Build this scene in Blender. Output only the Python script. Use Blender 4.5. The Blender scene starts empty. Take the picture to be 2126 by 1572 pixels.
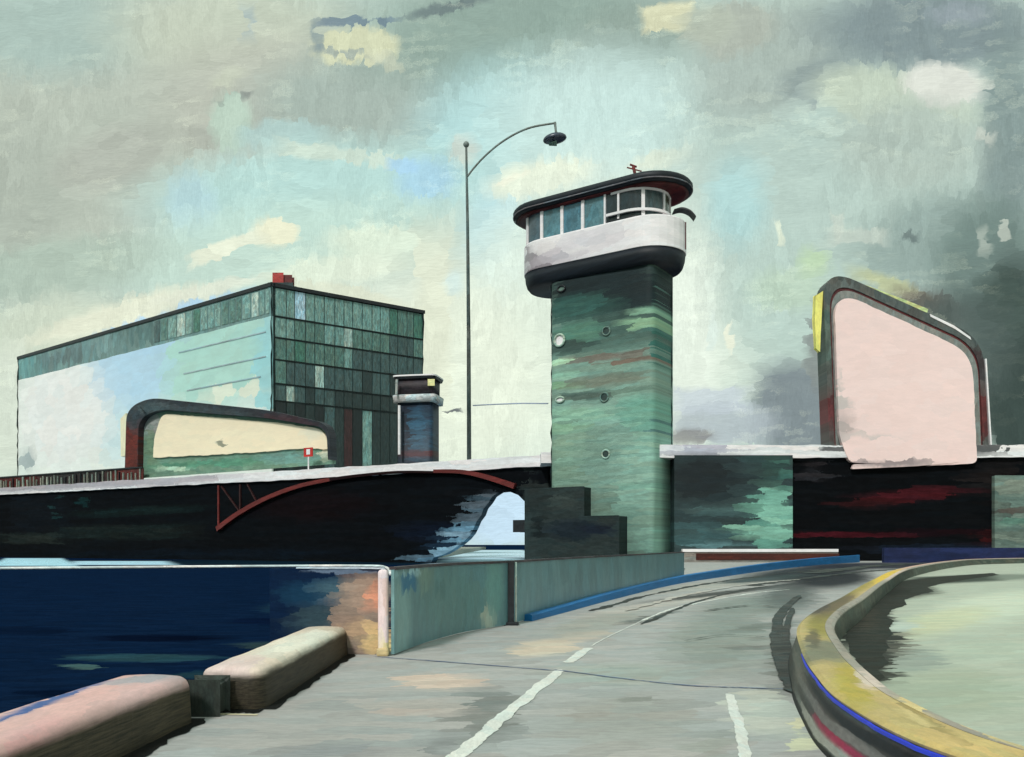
import bpy, bmesh, math, random
from mathutils import Vector, Matrix
from mathutils.geometry import tessellate_polygon
random.seed(7)
S = bpy.context.scene
C = S.collection

# ---------------------------------------------------------------- camera, exposure
EYE, F, HX, HY = 1.67, 1800.0, 1063.0, 1130.0
cam_d = bpy.data.cameras.new('camera'); cam = bpy.data.objects.new('camera', cam_d); C.objects.link(cam)
cam.location = (0, 0, EYE); cam.rotation_euler = (math.radians(90), 0, 0)
cam_d.sensor_width = 36; cam_d.lens = 36 * F / 2126; cam_d.shift_y = (HY - 786) / 2126
cam_d.clip_start = 0.1; cam_d.clip_end = 5000
S.camera = cam
S.view_settings.view_transform = 'Standard'; S.view_settings.look = 'None'
S.view_settings.exposure = 0; S.view_settings.gamma = 1
S.cycles.max_bounces = 5; S.cycles.use_denoising = True; S.cycles.use_adaptive_sampling = True; S.cycles.adaptive_threshold = .02; S.cycles.adaptive_min_samples = 12

# ---------------------------------------------------------------- colour and brushwork helpers
def lin(c, k=1.0, top=10):
    o = []
    for v in c:
        v /= 255.0
        v = v / 12.92 if v <= 0.04045 else ((v + 0.055) / 1.055) ** 2.4
        o.append(min(v / k, top))
    return (*o, 1)

class Plane:
    """a plane of the place: origin and two axes; uv() turns a line of sight of the layout into a point on it"""
    def __init__(s, O, U, V):
        s.O, s.U, s.V = Vector(O), Vector(U).normalized(), Vector(V).normalized(); s.N = s.U.cross(s.V)
    def uv(s, x, y):
        d = Vector(((x - HX) / F, 1, (HY - y) / F)); o = Vector((0, 0, EYE))
        t = (s.O - o).dot(s.N) / d.dot(s.N); p = o + d * t - s.O
        return Vector((p.dot(s.U), p.dot(s.V)))
    def pt(s, u, v, n=0): return s.O + s.U * u + s.V * v + s.N * n
class SkyMap:
    def uv(s, x, y): return Vector((x, y))

class NB:
    def __init__(s, nt): s.nt = nt; s.n = nt.nodes; s.l = nt.links
    def put(s, t, **k):
        n = s.n.new(t)
        for a, b in k.items(): setattr(n, a, b)
        return n
    def set(s, sock, v):
        if hasattr(v, 'is_output'): s.l.new(v, sock)
        else: sock.default_value = v[:3] if sock.type == 'VECTOR' and len(v) == 4 else v
    def vm(s, op, a, b=None, c=None, scale=None):
        n = s.put('ShaderNodeVectorMath', operation=op); s.set(n.inputs[0], a)
        if b is not None: s.set(n.inputs[1], b)
        if c is not None: s.set(n.inputs[2], c)
        if scale is not None: s.set(n.inputs['Scale'], scale)
        return n.outputs['Value' if op in ('DOT_PRODUCT', 'LENGTH', 'DISTANCE') else 'Vector']
    def m(s, op, a, b=None, c=None, clamp=False):
        n = s.put('ShaderNodeMath', operation=op, use_clamp=clamp); s.set(n.inputs[0], a)
        if b is not None: s.set(n.inputs[1], b)
        if c is not None: s.set(n.inputs[2], c)
        return n.outputs[0]
    def comb(s, x, y, z=0.0):
        n = s.put('ShaderNodeCombineXYZ'); s.set(n.inputs[0], x); s.set(n.inputs[1], y); s.set(n.inputs[2], z); return n.outputs[0]
    def sep(s, v):
        n = s.put('ShaderNodeSeparateXYZ'); s.set(n.inputs[0], v); return n.outputs
    def noise(s, v, scale, detail=2, rough=.5, out='Fac'):
        n = s.put('ShaderNodeTexNoise'); s.set(n.inputs['Vector'], v); n.inputs['Scale'].default_value = scale
        n.inputs['Detail'].default_value = detail; n.inputs['Roughness'].default_value = rough
        return n.outputs[0 if out == 'Fac' else 1]
    def mr(s, v, a, b, c, d, smooth=True):
        n = s.put('ShaderNodeMapRange', interpolation_type='SMOOTHSTEP' if smooth else 'LINEAR')
        s.set(n.inputs[0], v)
        for i, q in enumerate((a, b, c, d)): n.inputs[i + 1].default_value = q
        return n.outputs[0]
    def mix(s, f, a, b, bt='MIX'):
        n = s.put('ShaderNodeMix', data_type='RGBA', blend_type=bt)
        s.set(n.inputs[0], f); s.set(n.inputs[6], a); s.set(n.inputs[7], b); return n.outputs[2]
    def brush(s, q, size, stretch, warp=.5, keep=.25, ang=0, bf=9):
        """snap a 2-D position to ragged brush dabs; returns snapped position, per-dab random, bristle noise"""
        w = s.vm('SUBTRACT', s.noise(q, .9 / size, 3, .6, 'Color'), (.5, .5, .5))
        q1 = s.vm('ADD', q, s.vm('MULTIPLY', w, (size * warp * 2 * stretch[0], size * warp * 2 * stretch[1], 0)))
        mp = s.put('ShaderNodeMapping'); s.set(mp.inputs[0], q1)
        mp.inputs['Rotation'].default_value = (0, 0, math.radians(ang))
        mp2 = s.vm('MULTIPLY', mp.outputs[0], (1 / stretch[0], 1 / stretch[1], 1))
        vo = s.put('ShaderNodeTexVoronoi', voronoi_dimensions='2D', feature='F1', distance='CHEBYCHEV')
        s.set(vo.inputs['Vector'], mp2); vo.inputs['Scale'].default_value = 1 / size
        vo.inputs['Randomness'].default_value = .95
        back = s.vm('MULTIPLY', vo.outputs['Position'], (stretch[0], stretch[1], 0))
        mp3 = s.put('ShaderNodeMapping'); s.set(mp3.inputs[0], back); mp3.inputs['Rotation'].default_value = (0, 0, -math.radians(ang))
        q2 = s.vm('ADD', s.vm('SCALE', q1, scale=keep), s.vm('SCALE', mp3.outputs[0], scale=1 - keep))
        br = s.noise(s.vm('MULTIPLY', mp2, (1, bf, 1)), 2.2 / size, 4, .7)
        return q2, vo.outputs['Color'], br
    def field(s, q, base, dabs, plane, k=1.0, top=10):
        col = lin(base, k, top)
        for d in dabs:
            x, y, rx, ry, ang, c = d[:6]; st = d[6] if len(d) > 6 else 1.0; so = d[7] if len(d) > 7 else .3
            box = len(d) > 8 and d[8]
            c0 = plane.uv(x, y); a = math.radians(ang); ca, sa = math.cos(a), math.sin(a)
            e1 = (plane.uv(x + rx * ca, y - rx * sa) - plane.uv(x - rx * ca, y + rx * sa)) / 2
            e2 = (plane.uv(x + ry * sa, y + ry * ca) - plane.uv(x - ry * sa, y - ry * ca)) / 2
            M = Matrix(((e1.x, e2.x), (e1.y, e2.y))).inverted_safe()
            if isinstance(plane, Plane) and abs(plane.V.z) < .1 and isinstance(plane, Plane):
                c0 = (plane.uv(x, y + ry * ca * .999) + plane.uv(x, y - ry * ca * .999)) / 2
            dl = s.vm('SUBTRACT', q, (c0.x, c0.y, 0))
            u = s.vm('DOT_PRODUCT', dl, (M[0][0], M[0][1], 0)); v = s.vm('DOT_PRODUCT', dl, (M[1][0], M[1][1], 0))
            if box: r = s.m('MAXIMUM', s.m('ABSOLUTE', u), s.m('ABSOLUTE', v))
            else: r = s.vm('LENGTH', s.comb(u, v))
            col = s.mix(s.mr(r, 1 - so, 1 + so, st, 0), col, lin(c, k, top))
        return col

KV, KG = 0.82, 0.86        # light that reaches a wall facing the viewer / the ground, used only to pick base colours
def paint(name, base, dabs=(), plane=None, size=1.0, stretch=(2.5, 1), k=None, vary=.10, rough=.55, spec=.3, bump=.25, keep=.3, warp=.5, ang=0, top=.82, metal=0, bd=None):
    m = bpy.data.materials.new(name); m.use_nodes = True; nt = m.node_tree; b = NB(nt)
    bs = nt.nodes['Principled BSDF']; bs.inputs['Roughness'].default_value = rough
    bs.inputs['Specular IOR Level'].default_value = spec; bs.inputs['Metallic'].default_value = metal
    geo = b.put('ShaderNodeNewGeometry'); P = geo.outputs['Position']
    if k is None: k = KG if (plane and abs(plane.V.z) < .1) else KV
    if plane:
        d = b.vm('SUBTRACT', P, tuple(plane.O))
        q = b.comb(b.vm('DOT_PRODUCT', d, tuple(plane.U)), b.vm('DOT_PRODUCT', d, tuple(plane.V)))
    else:
        sx = b.sep(P); q = b.comb(b.m('ADD', sx[0], b.m('MULTIPLY', sx[1], .6)), b.m('ADD', sx[2], b.m('MULTIPLY', sx[1], .23)))
    far = size >= .4
    q2, rnd, br = b.brush(q, size, stretch, warp, keep, ang, 2.4 if far else 6)
    kk = k; col = b.field(q2, base, dabs, plane, k, top)
    g1 = b.noise(b.vm('MULTIPLY', q, (1.2, .35, 1) if stretch[0] < stretch[1] else (.35, 1.2, 1)), (1.6 / size) if far else (3.0 / size), 5, .75)
    dry = b.mr(g1, .36, .66, 1 - vary * .9, 1 + vary * .7)
    r = b.sep(rnd)[0]
    f = b.m('MULTIPLY', b.m('MULTIPLY_ADD', r, vary * 1.6, 1 - vary * .8), b.m('MULTIPLY_ADD', br, vary * 2.4, 1 - vary * 1.2))
    f = b.m('MULTIPLY', f, dry); col = b.vm('SCALE', b.vm('MULTIPLY', col, (1.05, .985, 1.0)), scale=f)
    tint = b.mix(b.sep(rnd)[1], b.vm('MULTIPLY', col, (1 + vary * .35, 1, 1 - vary * .2)), b.vm('MULTIPLY', col, (1 - vary * .5, 1 + vary * .05, 1 + vary * .15)))
    b.l.new(tint, bs.inputs['Base Color'])
    if bump:
        bp = b.put('ShaderNodeBump'); bp.inputs['Strength'].default_value = bump; bp.inputs['Distance'].default_value = bd or size * .06
        h = b.m('ADD', br, b.m('MULTIPLY', r, .35)); b.l.new(h, bp.inputs['Height']); b.l.new(bp.outputs[0], bs.inputs['Normal'])
    return m

# ---------------------------------------------------------------- sky (a painted-looking overcast, in world directions)
W = bpy.data.worlds.new('World'); S.world = W; W.use_nodes = True; W.cycles.sampling_method = 'NONE'
wb = NB(W.node_tree); bg = W.node_tree.nodes['Background']
tc = wb.put('ShaderNodeTexCoord'); sx = wb.sep(tc.outputs['Generated'])
yy = wb.m('MAXIMUM', wb.m('ABSOLUTE', sx[1]), .12)
q = wb.comb(wb.m('MULTIPLY_ADD', wb.m('DIVIDE', sx[0], yy), F, HX), wb.m('MULTIPLY_ADD', wb.m('DIVIDE', wb.m('ABSOLUTE', sx[2]), yy), -F, HY))
q2, rnd, br = wb.brush(q, 30, (1.8, .9), .35, .66, 10, 3)
q3, rnd3, br3 = wb.brush(q, 17, (1, 2.4), .4, .66, -8, 3)
zone = wb.mr(wb.noise(q, .0045, 2), .40, .54, 0, 1)
qq = wb.vm('ADD', wb.vm('MULTIPLY', q2, wb.comb(wb.m('SUBTRACT', 1, zone), wb.m('SUBTRACT', 1, zone), 0.0)), wb.vm('MULTIPLY', q3, wb.comb(zone, zone, 0.0)))
SKY = [
 (150, 300, 620, 330, 0, (176, 186, 173), 1, .4), (100, 60, 190, 100, 0, (164, 186, 178), .9, .5), (480, 60, 240, 90, 0, (190, 199, 180), .8, .5),
 (520, 200, 200, 120, 10, (178, 183, 170), .8, .5), (40, 420, 90, 160, 0, (166, 176, 164), .8, .5), (230, 330, 120, 60, 20, (170, 176, 165), .8, .4),
 (760, 215, 230, 110, 0, (160, 176, 167), .95, .4), (1080, 60, 330, 120, 5, (138, 160, 150), .95, .45), (1290, 100, 150, 80, 20, (142, 160, 150), .8, .5),
 (740, 95, 90, 36, 0, (203, 208, 176), .95, .2), (740, 44, 85, 7, 4, (104, 126, 142), .8, .3, 1), (655, 78, 9, 34, 10, (128, 148, 152), .7, .4), (705, 108, 62, 6, -8, (125, 145, 152), .6, .4), (930, 16, 90, 9, 12, (98, 112, 116), .7, .4),
 (515, 45, 12, 30, 0, (156, 178, 184), .6, .6, 1), (800, 125, 38, 14, -25, (198, 204, 180), .6, .5), (470, 162, 36, 14, 25, (194, 202, 182), .6, .6), (485, 202, 40, 8, 15, (124, 132, 128), .8, .4), (430, 285, 50, 22, 0, (160, 166, 156), .6, .6),
 (480, 255, 42, 60, 0, (178, 200, 184), .9, .3), (585, 280, 90, 32, 0, (170, 200, 196), .8, .3),
 (1020, 300, 170, 150, 40, (172, 212, 212), .85, .5), (640, 400, 330, 100, 5, (178, 212, 206), .95, .4), (400, 430, 50, 70, 15, (172, 204, 208), .8, .4),
 (1250, 260, 230, 150, 0, (194, 220, 214), .95, .5), (560, 520, 370, 95, 8, (190, 216, 203), .8, .4), (110, 560, 210, 60, 8, (168, 186, 172), .9, .4), (100, 690, 160, 70, 10, (196, 207, 188), .9, .4),
 (700, 320, 120, 14, -8, (200, 216, 200), .8, .3, 1), (885, 372, 60, 42, 5, (166, 206, 224), .85, .5), (835, 345, 30, 14, 0, (166, 206, 230), .8, .3, 1),
 (1040, 500, 70, 120, 0, (166, 212, 222), .9, .4), (570, 485, 46, 30, 0, (227, 228, 200), .95, .3), (470, 515, 75, 15, 22, (224, 230, 208), .95, .3, 1), (700, 560, 150, 32, 8, (214, 226, 206), .9, .4), (780, 500, 100, 34, 0, (212, 226, 206), .9, .4),
 (1120, 370, 110, 36, 12, (226, 234, 212), .95, .35), (1380, 330, 70, 20, 15, (224, 232, 210), .8, .4), (1060, 372, 40, 9, 20, (236, 238, 216), .9, .3),
 (1230, 700, 330, 330, 0, (218, 230, 214), .85, .35), (1440, 640, 55, 300, 0, (222, 233, 219), .9, .4), (860, 800, 270, 230, 0, (222, 231, 212), .9, .35), (900, 660, 38, 180, 0, (214, 220, 198), .8, .4, 1), (720, 610, 150, 14, -12, (212, 218, 196), .8, .4),
 (1600, 360, 210, 210, 0, (176, 197, 188), .9, .45), (1640, 620, 150, 130, 0, (178, 200, 190), .9, .45), (1530, 420, 60, 90, 0, (168, 208, 208), .7, .5), (1590, 130, 160, 110, 30, (160, 174, 166), .8, .4),
 (1385, 38, 50, 26, 4, (206, 208, 176), .95, .2, 1), (1520, 60, 90, 55, 10, (168, 176, 164), .85, .3), (1470, 50, 60, 40, 0, (176, 186, 170), .7, .3),
 (1930, 60, 240, 90, 0, (124, 140, 142), .95, .4), (1990, 30, 60, 22, 0, (152, 164, 170), .6, .5), (1700, 160, 90, 40, 20, (140, 156, 154), .8, .4), (2090, 300, 60, 230, 0, (124, 142, 140), .9, .4),
 (1860, 210, 170, 62, -12, (186, 200, 182), .95, .25), (1960, 175, 85, 44, -5, (212, 216, 206), .95, .25), (1890, 300, 150, 90, 0, (170, 186, 176), .9, .4), (1690, 218, 16, 9, 0, (136, 150, 150), .6, .5, 1), (2045, 282, 18, 12, -20, (196, 204, 192), .7, .4, 1),
 (1930, 500, 160, 90, 20, (138, 158, 152), .85, .45), (2060, 560, 120, 140, 0, (108, 128, 122), .95, .4), (1780, 490, 60, 16, 0, (188, 200, 188), .7, .3, 1), (2042, 500, 10, 26, 10, (178, 190, 178), .6, .5, 1), (2080, 480, 9, 20, 15, (180, 190, 178), .8, .2, 1), (1740, 470, 14, 28, 8, (190, 202, 190), .7, .25, 1), (1620, 480, 6, 20, 12, (216, 226, 204), .8, .4, 1),
 (1890, 492, 16, 6, 0, (90, 104, 104), .7, .5, 1), (1685, 545, 30, 34, 0, (182, 208, 160), .6, .5), (1640, 600, 80, 44, 0, (180, 202, 180), .7, .4), (1860, 598, 90, 18, -22, (184, 192, 150), .85, .4), (1935, 640, 80, 32, -20, (104, 92, 86), .9, .5),
 (2105, 760, 80, 220, 0, (52, 66, 62), .97, .25), (2080, 640, 70, 70, 0, (74, 90, 84), .85, .4), (1980, 720, 120, 120, 0, (80, 94, 90), .9, .4),
 (1655, 860, 90, 110, 30, (122, 134, 138), .95, .3), (1700, 720, 26, 90, 0, (122, 128, 126), .8, .4), (1500, 880, 110, 44, 0, (168, 180, 184), .9, .35), (1470, 830, 80, 26, 0, (186, 198, 204), .8, .3, 1), (1440, 905, 50, 16, 0, (120, 118, 116), .7, .4), (1510, 705, 7, 36, 0, (228, 232, 210), .8, .4), (1480, 690, 12, 40, 0, (208, 224, 214), .8, .3),
 (340, 662, 190, 16, 18, (172, 206, 226), .95, .3), (240, 655, 190, 26, 17, (220, 224, 202), .9, .35), (420, 605, 120, 14, 14, (216, 222, 204), .8, .4), (20, 860, 30, 140, 0, (206, 216, 200), .9, .3, 1),
 (945, 853, 15, 6, 6, (84, 92, 98), .9, .25, 1),  (1040, 1070, 110, 70, 0, (190, 216, 232), 1, .4), (940, 585, 22, 26, 0, (200, 224, 222), .6, .4),
 (960, 312, 26, 30, 20, (200, 200, 186), .6, .6),
]
col = wb.field(qq, (176, 196, 186), SKY, SkyMap())
q4, rnd4, br4 = wb.brush(q, 15, (3.0, .8), .9, .5, 6)
gate = wb.mr(wb.noise(q, .006, 3, .6), .48, .62, .12, 1)
fine = wb.noise(wb.vm('MULTIPLY', q, (.035, .4, 1)), 1, 3, .7); fine2 = wb.noise(wb.vm('MULTIPLY', q, (.4, .045, 1)), 1, 3, .7)
cov = wb.m('MULTIPLY', wb.mr(wb.sep(rnd4)[2], .62, .72, 0, 1), wb.mr(br4, .42, .58, 0, 1))     # broken dry strokes
cov2 = wb.m('MULTIPLY', wb.mr(wb.sep(rnd4)[2], .30, .22, 0, 1), wb.mr(br4, .45, .6, 0, 1))
f = wb.m('MULTIPLY', wb.m('MULTIPLY_ADD', wb.mix(zone, rnd, rnd3), .15, .975), wb.m('MULTIPLY_ADD', wb.mix(zone, br, br3), .34, .84))
f = wb.m('MULTIPLY', f, wb.m('MULTIPLY_ADD', wb.mix(zone, fine, fine2), .30, .85))
cov = wb.m('MULTIPLY', cov, gate); cov2 = wb.m('MULTIPLY', cov2, gate)
f = wb.m('MULTIPLY', f, wb.m('MULTIPLY_ADD', cov, .10, 1)); f = wb.m('MULTIPLY', f, wb.m('MULTIPLY_ADD', cov2, -.09, 1.02))
col = wb.mix(wb.m('MULTIPLY', cov, .16), col, lin((216, 224, 196)))
W.node_tree.links.new(wb.vm('SCALE', col, scale=f), bg.inputs['Color']); bg.inputs['Strength'].default_value = 1.05

# ---------------------------------------------------------------- sun
sd = bpy.data.lights.new('sun', 'SUN'); sun = bpy.data.objects.new('sun', sd); C.objects.link(sun)
sd.energy = 2.3; sd.angle = math.radians(9); sd.color = (1, .985, .96)
el, az = math.radians(42), math.radians(-24)         # from behind the camera, to its left
to_sun = Vector((math.sin(az) * math.cos(el), -math.cos(az) * math.cos(el), math.sin(el)))
sun.rotation_euler = (-to_sun).to_track_quat('-Z', 'Y').to_euler()

# ---------------------------------------------------------------- mesh helpers
def P3(x, y, Y): return Vector(((x - HX) / F * Y, Y, EYE + (HY - y) / F * Y))
def gnd(x, y, z=0.0):
    Y = (EYE - z) * F / (y - HY); return Vector(((x - HX) / F * Y, Y, z))
def wobble(bm, a):
    if a:
        for v in bm.verts: v.co += Vector((random.uniform(-a, a), random.uniform(-a, a) * .3, random.uniform(-a, a)))
def link(name, bm, mat, parent=None, smooth=False, base=None):
    bmesh.ops.recalc_face_normals(bm, faces=bm.faces)
    off = parent_off(parent) if parent else (Vector(base) if base is not None else Vector())
    for v in bm.verts: v.co -= off
    me = bpy.data.meshes.new(name); bm.to_mesh(me); bm.free()
    o = bpy.data.objects.new(name, me); C.objects.link(o); me.materials.append(mat)
    if smooth:
        for p in me.polygons: p.use_smooth = True
    if parent: o.parent = parent
    else: o.location = off
    return o
def parent_off(p):
    v = Vector()
    while p: v += p.location; p = p.parent
    return v
def thing(name, label, cat, loc, group=None):
    o = bpy.data.objects.new(name, None); C.objects.link(o); o.location = loc
    o['label'] = label; o['category'] = cat
    if group: o['group'] = group
    return o
def tag(o, label, cat, group=None):
    o['label'] = label; o['category'] = cat
    if group: o['group'] = group
    return o
def struct(o): o['kind'] = 'structure'; return o
def prism(outline, a, bm=None, plane=None, n0=0.0, n1=1.0):
    """outline: list of (u, v) on plane, extruded from n0 to n1 along its normal"""
    bm = bm or bmesh.new()
    A = [bm.verts.new(plane.pt(u, v, n0)) for u, v in outline]; B = [bm.verts.new(plane.pt(u, v, n1)) for u, v in outline]
    n = len(A)
    for i in range(n): bm.faces.new((A[i], A[(i + 1) % n], B[(i + 1) % n], B[i]))
    if n <= 4: bm.faces.new(A); bm.faces.new(B[::-1])
    else:
        for t in tessellate_polygon([[Vector((u, v, 0)) for u, v in outline]]):
            bm.faces.new([A[k] for k in t]); bm.faces.new([B[k] for k in t[::-1]])
    return bm
def hand(outline, step, amp):
    out = []; n = len(outline); j = 0.0
    for i in range(n):
        a, b = Vector(outline[i]), Vector(outline[(i + 1) % n]); L = (b - a).length; k = max(1, int(L / step))
        t = (b - a).normalized() if L else Vector((1, 0)); nn = Vector((-t.y, t.x))
        for q_ in range(k):
            j = j * .6 + random.uniform(-amp, amp); out.append(tuple(a.lerp(b, q_ / k) + nn * j * (1 if q_ else .4)))
    return out
def pxprism(pts, plane, n0, n1, bm=None, amp=0, step=.5):
    o = [tuple(plane.uv(x, y)) for x, y in pts]
    return prism(hand(o, step, amp) if amp else o, 0, bm, plane, n0, n1)
def rect(plane, u0, u1, v0, v1, n0, n1, bm=None): return prism([(u0, v0), (u1, v0), (u1, v1), (u0, v1)], 0, bm, plane, n0, n1)
def bevel(bm, w, seg=2):
    bmesh.ops.remove_doubles(bm, verts=bm.verts, dist=1e-5)
    e = [e for e in bm.edges if len(e.link_faces) == 2 and e.calc_face_angle(0) > .6]
    bmesh.ops.bevel(bm, geom=e, offset=w, segments=seg, affect='EDGES', profile=.5, clamp_overlap=True); return bm
def tube(pts, r, bm=None, seg=10):
    bm = bm or bmesh.new(); pts = [Vector(p) for p in pts]; rings = []; n = len(pts)
    rr = r if isinstance(r, (list, tuple)) else [r] * n; up = None
    for i, p in enumerate(pts):
        t = (pts[min(i + 1, n - 1)] - pts[max(i - 1, 0)]).normalized()
        if up is None: up = t.orthogonal().normalized()
        up = (up - t * up.dot(t)).normalized(); s = t.cross(up)
        rings.append([bm.verts.new(p + (up * math.cos(a) + s * math.sin(a)) * rr[i]) for a in [2 * math.pi * k / seg for k in range(seg)]])
    for a, b in zip(rings, rings[1:]):
        for k in range(seg): bm.faces.new((a[k], a[(k + 1) % seg], b[(k + 1) % seg], b[k]))
    bm.faces.new(rings[0][::-1]); bm.faces.new(rings[-1]); return bm
def bar(a, b, w, d, bm=None, side=None):
    bm = bm or bmesh.new(); a, b = Vector(a), Vector(b); t = (b - a).normalized()
    s = side or t.cross(Vector((0, 1, 0))).normalized(); s = (s - t * s.dot(t)).normalized(); n = t.cross(s)
    q = [(-w, -d), (w, -d), (w, d), (-w, d)]
    A = [bm.verts.new(a + s * x / 2 + n * y / 2) for x, y in q]; B = [bm.verts.new(b + s * x / 2 + n * y / 2) for x, y in q]
    for i in range(4): bm.faces.new((A[i], A[(i + 1) % 4], B[(i + 1) % 4], B[i]))
    bm.faces.new(A[::-1]); bm.faces.new(B); return bm
def spline(pts, per=10):
    pts = [Vector(p) for p in pts]; out = []; n = len(pts)
    for i in range(n - 1):
        p0, p1, p2, p3 = pts[max(i - 1, 0)], pts[i], pts[i + 1], pts[min(i + 2, n - 1)]
        for k in range(per):
            t = k / per
            out.append(.5 * ((2 * p1) + (p2 - p0) * t + (2 * p0 - 5 * p1 + 4 * p2 - p3) * t * t + (3 * p1 - p0 - 3 * p2 + p3) * t ** 3))
    out.append(pts[-1]); return out
def sweep(path, prof, bm=None, closed=True):
    """path: plan points; prof: list of (offset to the left of travel, z) swept along it"""
    bm = bm or bmesh.new(); rings = []; n = len(path)
    for i, p in enumerate(path):
        t = path[min(i + 1, n - 1)] - path[max(i - 1, 0)]; t.z = 0; t.normalize(); s = Vector((-t.y, t.x, 0))
        rings.append([bm.verts.new(Vector((p.x, p.y, 0)) + s * o + Vector((0, 0, z))) for o, z in prof])
    m = len(prof)
    for a, b in zip(rings, rings[1:]):
        for k in range(m if closed else m - 1): bm.faces.new((a[k], a[(k + 1) % m], b[(k + 1) % m], b[k]))
    if closed and m > 2: bm.faces.new(rings[0][::-1]); bm.faces.new(rings[-1])
    return bm
def sheet(path, w, z, bm=None): return sweep(path, [(-w / 2, z), (w / 2, z)], bm, closed=False)
SQ_SHAFT = .26
def stad(c1, c2, r, seg=14, sq=None):
    sq = sq or (SQ_SHAFT if abs(r - 2.8) < 1e-6 else .3 if c1[1] > 130 else 1)
    c1, c2 = Vector((*c1, 0)), Vector((*c2, 0)); u = (c2 - c1).normalized(); n = Vector((u.y, -u.x, 0)); out = []
    for c, a0 in ((c2, -90), (c1, 90)):
        for k in range(seg + 1):
            a = math.radians(a0 + 180 * k / seg); ca, sa = math.cos(a), math.sin(a); d = u * ca - n * sa
            e = u * math.copysign(abs(ca) ** sq, ca) - n * math.copysign(abs(sa) ** sq, sa); out.append((c + e * r, d))
    return out
def loft(c1, c2, prof, bm=None, seg=14, cap=True):
    bm = bm or bmesh.new(); R = []
    for z, r in prof: R.append([bm.verts.new(Vector((p.x, p.y, z))) for p, d in stad(c1, c2, r, seg)])
    m = len(R[0])
    for a, b in zip(R, R[1:]):
        for k in range(m): bm.faces.new((a[k], a[(k + 1) % m], b[(k + 1) % m], b[k]))
    if cap: bm.faces.new(R[0][::-1]); bm.faces.new(R[-1])
    return bm
def on_stad(c1, c2, r, x):
    """nearest point of a stadium wall along the line of sight of column x (world point, outward normal)"""
    s = stad(c1, c2, r, 40); best = None; k = (x - HX) / F
    for i in range(len(s)):
        (a, da), (b, db) = s[i], s[(i + 1) % len(s)]
        fa, fb = a.x - k * a.y, b.x - k * b.y
        if fa * fb <= 0 and abs(fa - fb) > 1e-9:
            t = fa / (fa - fb); p = a.lerp(b, t); n = da.lerp(db, t).normalized()
            if best is None or p.y < best[0].y: best = (p, n)
    return best or min(s, key=lambda a: abs(a[0].x - k * a[0].y))

# ---------------------------------------------------------------- planes of the place
WZ = -0.6
GR = Plane((0, 0, 0), (1, 0, 0), (0, 1, 0)); WA = Plane((0, 0, WZ), (1, 0, 0), (0, 1, 0))
A0, B0 = Vector((4.1, 96, 0)), Vector((-90.4, 153, 0))            # left arm of the bridge, front edge
LU = (A0 - B0).normalized()
BL = Plane(B0, LU, (0, 0, 1))                                     # normal points to the viewer's side
BR = Plane((15.8, 86.7, 0), (1, 0, 0), (0, 0, 1))
DT = EYE + 185 / F * 96                                           # deck top

# ---------------------------------------------------------------- materials
M = {}
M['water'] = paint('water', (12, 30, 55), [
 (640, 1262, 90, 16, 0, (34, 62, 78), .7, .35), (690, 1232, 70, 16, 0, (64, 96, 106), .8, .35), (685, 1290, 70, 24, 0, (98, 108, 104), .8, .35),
 (755, 1225, 62, 24, 0, (140, 132, 124), .95, .3), (750, 1275, 56, 28, 0, (166, 144, 124), .95, .3), (770, 1322, 50, 24, 0, (190, 160, 124), .95, .3), (778, 1245, 22, 22, 0, (192, 146, 124), .8, .35), (790, 1338, 26, 14, 0, (214, 190, 136), .9, .3),  # peach dabs paint a reflection on the water
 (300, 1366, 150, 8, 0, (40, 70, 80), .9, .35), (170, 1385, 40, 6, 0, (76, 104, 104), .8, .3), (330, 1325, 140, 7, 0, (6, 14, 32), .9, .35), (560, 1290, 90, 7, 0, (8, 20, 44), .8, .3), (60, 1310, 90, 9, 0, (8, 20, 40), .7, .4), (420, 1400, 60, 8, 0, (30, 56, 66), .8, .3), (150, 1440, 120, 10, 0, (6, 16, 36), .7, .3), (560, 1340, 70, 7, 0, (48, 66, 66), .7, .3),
 (640, 1168, 600, 5, 0, (16, 34, 46), .9, .3), (70, 1167, 74, 8, 0, (168, 212, 232), 1, .15, 1), (250, 1169, 105, 4, 0, (170, 208, 226), 1, .2, 1),  # dark strip paints water in shade, pale dabs paint a gleam
 (1010, 1170, 110, 12, 0, (176, 208, 224), .95, .3), (1030, 1150, 90, 8, 0, (190, 216, 230), 1, .2, 1), (700, 1183, 90, 2, 0, (150, 172, 190), .8, .3)],  # pale dabs paint the sky reflected through the bridge opening
 WA, size=.32, stretch=(2.6, 1.0), rough=.8, spec=0.0, bump=.3, vary=.2, k=.95, keep=.6, warp=.35, bd=.02)
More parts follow.
